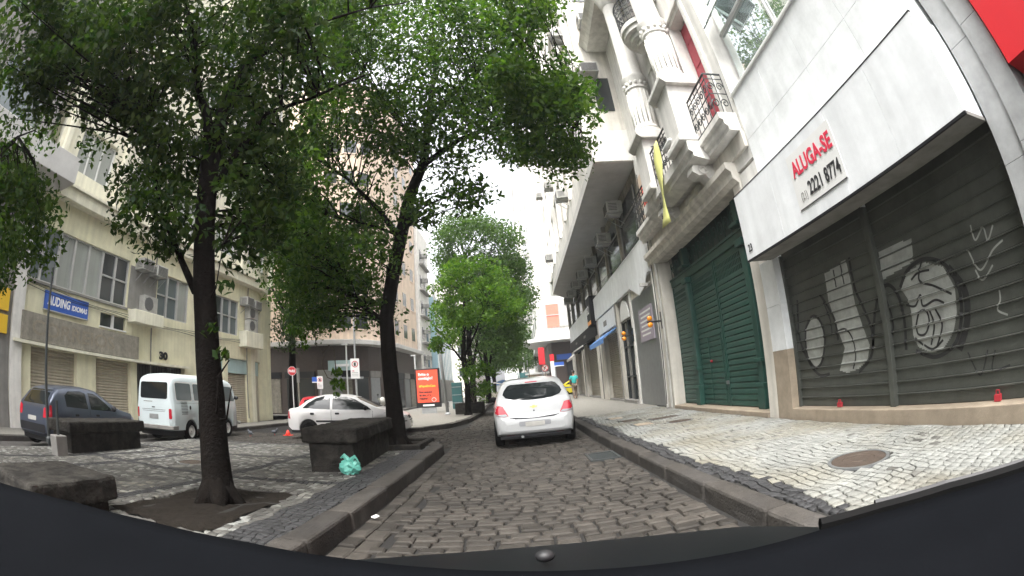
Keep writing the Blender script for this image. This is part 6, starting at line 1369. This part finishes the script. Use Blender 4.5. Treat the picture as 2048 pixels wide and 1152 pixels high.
# second tree at the end of the plaza
T2 = [(-2.92,9.85,-.02,.30),(-2.92,9.86,.4,.22),(-2.94,9.9,1.1,.19),(-3.00,9.95,2.0,.18),(-3.04,10,3.1,.17),(-2.85,10.05,4.2,.165),(-2.66,10.1,5.1,.16),(-2.46,10.2,6.2,.15),(-2.10,10.3,7.2,.13),(-1.95,10.4,9.2,.09),(-1.80,10.5,11,.05)]
L2 = [([(-3.02,9.98,2.9),(-3.50,10.0,3.3),(-4.00,10,3.8),(-4.30,10,4.6),(-5.00,9.9,5.3),(-5.80,9.8,5.8)],.09,.02),([(-4.30,10,4.5),(-4.10,10.2,5.5),(-3.90,10.3,6.4)],.05,.015),
      ([(-2.66,10.1,5.0),(-3.20,9.9,5.8),(-4.10,9.8,6.8),(-5.20,9.6,7.6)],.09,.02),([(-2.66,10.1,5.1),(-3.40,9.7,5.35),(-4.40,9.4,5.6)],.045,.012),
      ([(-2.15,10.3,7.1),(-1.10,10,7.6),(0.00,9.6,7.7),(1.10,9.2,7.6),(1.90,8.9,7.3)],.09,.018),([(-2.00,10.4,8.4),(-0.80,9.6,9.4),(0.80,9.0,9.8)],.07,.018),([(-2.10,10.3,7.6),(-3.20,9.6,9.0),(-4.40,9,10)],.07,.02),([(-1.90,10.4,8.9),(-1.60,11.4,10)],.05,.02)]
B1 = [(600,-20),(1110,-20),(1060,90),(1120,110),(1175,170),(1165,330),(1100,345),(1050,320),(960,300),(920,330),(900,400),(850,420),(790,330),(770,420),(780,500),(700,560),(640,640),(560,610),(500,470),(560,330),(640,220)]
h2 = [(980,370,70,50),(700,440,18,14),(660,370,18,12),(600,310,20,14),(740,330,14,10),(900,245,26,14),(830,180,14,9)]
cl = px_clumps(B1, 195, (10.4,14.5), .6, 112, h2)+px_clumps([(620,-20),(1060,-20),(1040,250),(860,280),(760,330),(620,260)], 60, (9.5,13), .6, 105, h2[5:])
cl += px_clumps([(960,120),(1120,110),(1175,170),(1170,330),(1100,345),(1040,300)], 60, (7.8,10), .42, 95)+px_clumps([(1000,-20),(1105,-20),(1080,90),(1010,90)], 18, (8,10), .45, 100)
cl += px_clumps([(800,400),(930,360),(970,400),(890,450),(830,470)], 12, (9.5,11.5), .45, 90)+px_clumps([(520,440),(760,440),(770,640),(600,640),(540,560)], 50, (9.2,12.5), .5, 85)
cl += px_clumps([(600,20),(800,20),(790,330),(770,640),(600,640),(560,300)], 60, (10.8,14.5), .65, 120, h2)
cl += px_clumps([(470,330),(640,260),(640,470),(500,480)], 28, (9,12), .5, 85)
cl += sphere_clumps((-2.2,10,12.2), 4.2, 40, .75, 180, 9.8)  # more crown above the view, added for the shade it throws below
def vine(t):
    a = Vector((-4.5,10,4.6)); p = [P3(x,y,Y=10.0) for x,y in ((628,628),(632,690),(645,705),(658,690),(668,700),(672,740))]; q = [P3(x,y,Y=10.0) for x,y in ((648,706),(643,730),(655,755),(668,760))]
    put('hanging_stem', MB().tube([P3(645,560,Y=10.0)]+p,.014,6).tube(q,.012,6), 'bark_light', t, smooth=True)
    C = np.concatenate([blob(P3(x,y,Y=10.0),r,k) for x,y,r,k in ((600,665,.22,70),(580,660,.2,60),(620,650,.2,60),(610,690,.16,40),(672,745,.16,60),(678,770,.18,70),(668,765,.12,40),(672,790,.1,26))]); leaf_mesh('hanging_foliage', C, .11, 'leaf_bright', t, .9)
make_tree('second street tree with slender forked trunk beside the long stone bench', (-2.92,9.85,gz(-3.1)+KL2), T2, L2, cl, .135, 'leaf_mid', 'bark', extra=vine)
# leafy crown at the far left edge
cl = px_clumps([(-40,330),(40,345),(85,400),(88,500),(60,560),(-20,560)], 30, (6.2,8.2), .42, 150)+sphere_clumps((-7.8,1.6,4.6),1.6,18,.5,240,3.2)
make_tree('street tree whose low leafy crown hangs beside the grey building', (-8.4,1.2,gz(-8.4)+KL2), [(-8.4,1.2,-.05,.2),(-8.35,1.25,1.5,.14),(-8.2,1.4,3.0,.12),(-8.0,1.6,4.6,.08),(-7.9,1.7,6,.04)], [([(-8.1,1.5,3.6),(-7.4,1.9,4.2),(-6.8,2.2,4.6)],.06,.02)], cl, .10, 'leaf_mid', 'bark')
# dark tree behind the rounded corner
cl = px_clumps([(560,420),(640,430),(680,520),(690,600),(640,680),(570,700),(562,560)], 60, (27,32), 1.2, 240)+sphere_clumps((-16.5,26.8,13),4,24,1.4,260,8)
make_tree('dark leafy tree standing behind the rounded corner of the yellow building', (-15.6,27.6,0), [(-15.6,27.6,-.3,.35),(-15.5,27.6,3,.26),(-15.4,27.5,7,.2),(-15.4,27.4,12,.1)], [([(-15.45,27.5,5),(-14,27,8),(-13,26.8,10)],.14,.04),([(-15.4,27.5,6),(-17,27,9),(-18,27,11)],.14,.04)], cl, .22, 'leaf_dark', 'bark')
# young bright tree on the island and the row behind
b3 = P3(937,830,Z=gz(-2.6)+.13)
cl = px_clumps([(860,570),(900,530),(960,520),(1020,545),(1050,590),(1030,640),(980,650),(930,640),(900,690),(865,690),(880,640)], 74, (19.2,23.4), .5, 120)+px_clumps([(930,730),(990,730),(1000,770),(960,790)], 10, (21,22.5), .45, 120)+px_clumps([(855,680),(890,680),(885,705),(860,700)], 6, (20,21.5), .35, 100)
make_tree('young bright green tree on the island kerb beyond the junction', b3, [(b3.x,b3.y,b3.z-.1,.17),(b3.x+.05,b3.y,1.5,.13),(b3.x-.05,b3.y+.1,3,.12),(b3.x+.1,b3.y+.2,4.6,.09),(b3.x+.2,b3.y+.3,6.3,.05)], [([(b3.x,b3.y,2.6),(b3.x-.8,b3.y,3.8),(b3.x-1.4,b3.y,4.6)],.06,.02),([(b3.x,b3.y,2.9),(b3.x+.7,b3.y,4.2),(b3.x+1.2,b3.y+.2,5.4)],.07,.02),([(b3.x+.05,b3.y+.2,3.8),(b3.x-.4,b3.y+.4,5.4)],.05,.02)], cl, .17, 'leaf_bright', 'bark')
for i,(x,y,px,lb,rg,R0) in enumerate(((-3.3,29,[(885,450),(960,420),(1020,450),(1045,520),(1050,600),(1010,690),(960,720),(930,700),(900,640),(880,560)],'tall street tree behind the young bright one on the island',(27.5,32),1.0),(-2.9,37,[(960,520),(1035,540),(1052,620),(1030,700),(990,730),(960,690)],'multi stemmed street tree farther along the island',(34,40),1.2),(-3.2,50,[(975,640),(1035,650),(1040,720),(1010,745),(975,740)],'farthest tree of the island row',(46,54),1.4))):
    n = (140,70,44)[i]; cl = px_clumps(px, n, rg, R0, 200)
    make_tree(lb, (x,y,gz(x)+.13), [(x,y,-.1,.26),(x+.1,y,2.2,.2),(x,y,4,.18),(x+.2,y,7,.12),(x+.1,y,10,.06)], [([(x+.05,y,2),(x-.5,y-.2,4.5),(x-.9,y-.3,7.5)],.12,.03),([(x+.05,y,2.2),(x+.6,y,4.5),(x+1.3,y+.2,7)],.12,.03),([(x,y,3.8),(x-.1,y+.4,7),(x-.2,y+.5,9)],.1,.03),([(x,y,4.2),(x+.9,y-.5,7),(x+1.2,y-.6,9)],.08,.02)], cl, .2+.05*i, 'leaf_far', 'bark', group='street trees along the island')
cl = px_clumps([(1018,690),(1035,650),(1056,655),(1060,735),(1030,740)], 40, (72,80), 2.0, 200)
make_tree('broad tree on the far right pavement beyond the corner building', (-.4,76,0), [(-.4,76,-.1,.4),(-.4,76,4,.3),(-.4,76,9,.15)], [([(-.4,76,4),(-1.8,76,7)],.15,.04),([(-.4,76,4),(1,76,7.5)],.15,.04)], cl, .4, 'leaf_far', 'bark')
# shrubs round the planter
def shrub(label, c, r, n, lm, leaf=.13):
    t = thing('shrub', label, 'shrub', c); s_ = MB()
    for k in range(7): a = k*.9; s_.tube([c, c+Vector((math.cos(a)*r*.5,math.sin(a)*r*.5,r*1.2))],[.015,.005],5)
    put('stems', s_, 'bark_light', t); leaf_mesh('foliage', blob(c+Vector((0,0,r*.95)), r, n), leaf, lm, t, .1)
shrub('leafy shrub growing in the stone planter behind the young tree', Vector((b3.x+.15,b3.y+1.4,gz(b3.x)+.68)), .65, 260, 'leaf_mid')
q = P3(962,815,Z=.1); shrub('low pale shrub at the island kerb past the planter', Vector((q.x,q.y+1,q.z)), .5, 200, 'leaf_bright')
q = P3(975,806,Z=.1); shrub('rounded shrub farther along the island kerb', Vector((q.x,q.y+2,q.z)), .9, 260, 'leaf_mid', .16)
q = P3(705,790,Y=20); 
# ================================================================== the car the view is taken from
t = thing('car', 'dark car bonnet, wiper and dashboard edge from which the street is seen', 'car', (0,.6,0))
def arch_strip(y_of, z_of, x0, x1, n=28): return [(x0+(x1-x0)*k/n, y_of(x0+(x1-x0)*k/n), z_of(x0+(x1-x0)*k/n)) for k in range(n+1)]
rowsb = []
for f in np.linspace(0,1,10):
    y0 = .62+f*.76; rowsb.append(arch_strip(lambda x: y0-.10*(x/.8)**2, lambda x: .965-.14*f-.05*f*f-.05*(x/.8)**2, -.64, .64))
mb = MB(); n = len(rowsb[0]); mb.add([p for r in rowsb for p in r],[(i*n+k,i*n+k+1,(i+1)*n+k+1,(i+1)*n+k) for i in range(len(rowsb)-1) for k in range(n-1)])
put('bonnet', mb, 'bonnet_dark', t, smooth=True)
dpx = [(-60,945),(0,965),(150,1004),(300,1042),(500,1085),(700,1118),(860,1135),(1024,1142),(1200,1138),(1350,1124),(1500,1098),(1640,1060),(1750,1028),(1900,985),(2048,942),(2110,925)]
D0 = [P3(x,y,Z=1.085) for x,y in dpx]; mb = MB(); n = len(D0)
mb.add([tuple(p) for p in D0]+[(p.x,p.y-.02,1.075) for p in D0]+[(p.x*1.02,p.y-.08,1.06) for p in D0]+[(p.x*1.1,-.3,1.0) for p in D0]+[(p.x,p.y+.015,1.03) for p in D0],[(r*n+k,r*n+k+1,(r+1)*n+k+1,(r+1)*n+k) for r in range(3) for k in range(n-1)]+[(4*n+k,4*n+k+1,k+1,k) for k in range(n-1)])
put('dashboard', mb, 'dash_black', t, smooth=True)
put('cowl', MB().add([(p.x*1.02,p.y+.005,1.02) for p in D0]+[(p.x*1.02,.60-.1*p.x**2,.955-.05*(p.x/.8)**2) for p in D0],[(k,k+1,n+k+1,n+k) for k in range(n-1)]), 'trim', t, smooth=True)
wp = [P3(1640,1048,Z=1.06),P3(1760,1015,Z=1.06),P3(1900,975,Z=1.06),P3(2048,932,Z=1.06),P3(2100,915,Z=1.06)]
put('wiper_blade', MB().tube(wp,.009,6), 'rubber', t); put('wiper_arm', MB().tube([p+Vector((0,.012,.004)) for p in wp[1:]],.006,6), 'black', t)
q = P3(1090,1112,Z=.93); put('washer_nozzle', MB().sphere(q,(.022,.018,.014),10,6), 'black', t, smooth=True)

# ================================================================== thin haze, added mostly for the overexposed bloom that washes out the far street
hz = bpy.data.materials.new('haze'); hz.use_nodes = True; N = hz.node_tree.nodes; N.remove(N['Principled BSDF'])
pv = N.new('ShaderNodeVolumePrincipled'); pv.inputs['Color'].default_value = (.95,.97,1,1); pv.inputs['Density'].default_value = .0011; pv.inputs['Anisotropy'].default_value = .2
hz.node_tree.links.new(pv.outputs[0], N['Material Output'].inputs['Volume']); MATS['haze'] = hz
tag(put('haze', MB().box(-145,145,-65,425,-2.2,50.5), 'haze'), kind='stuff')
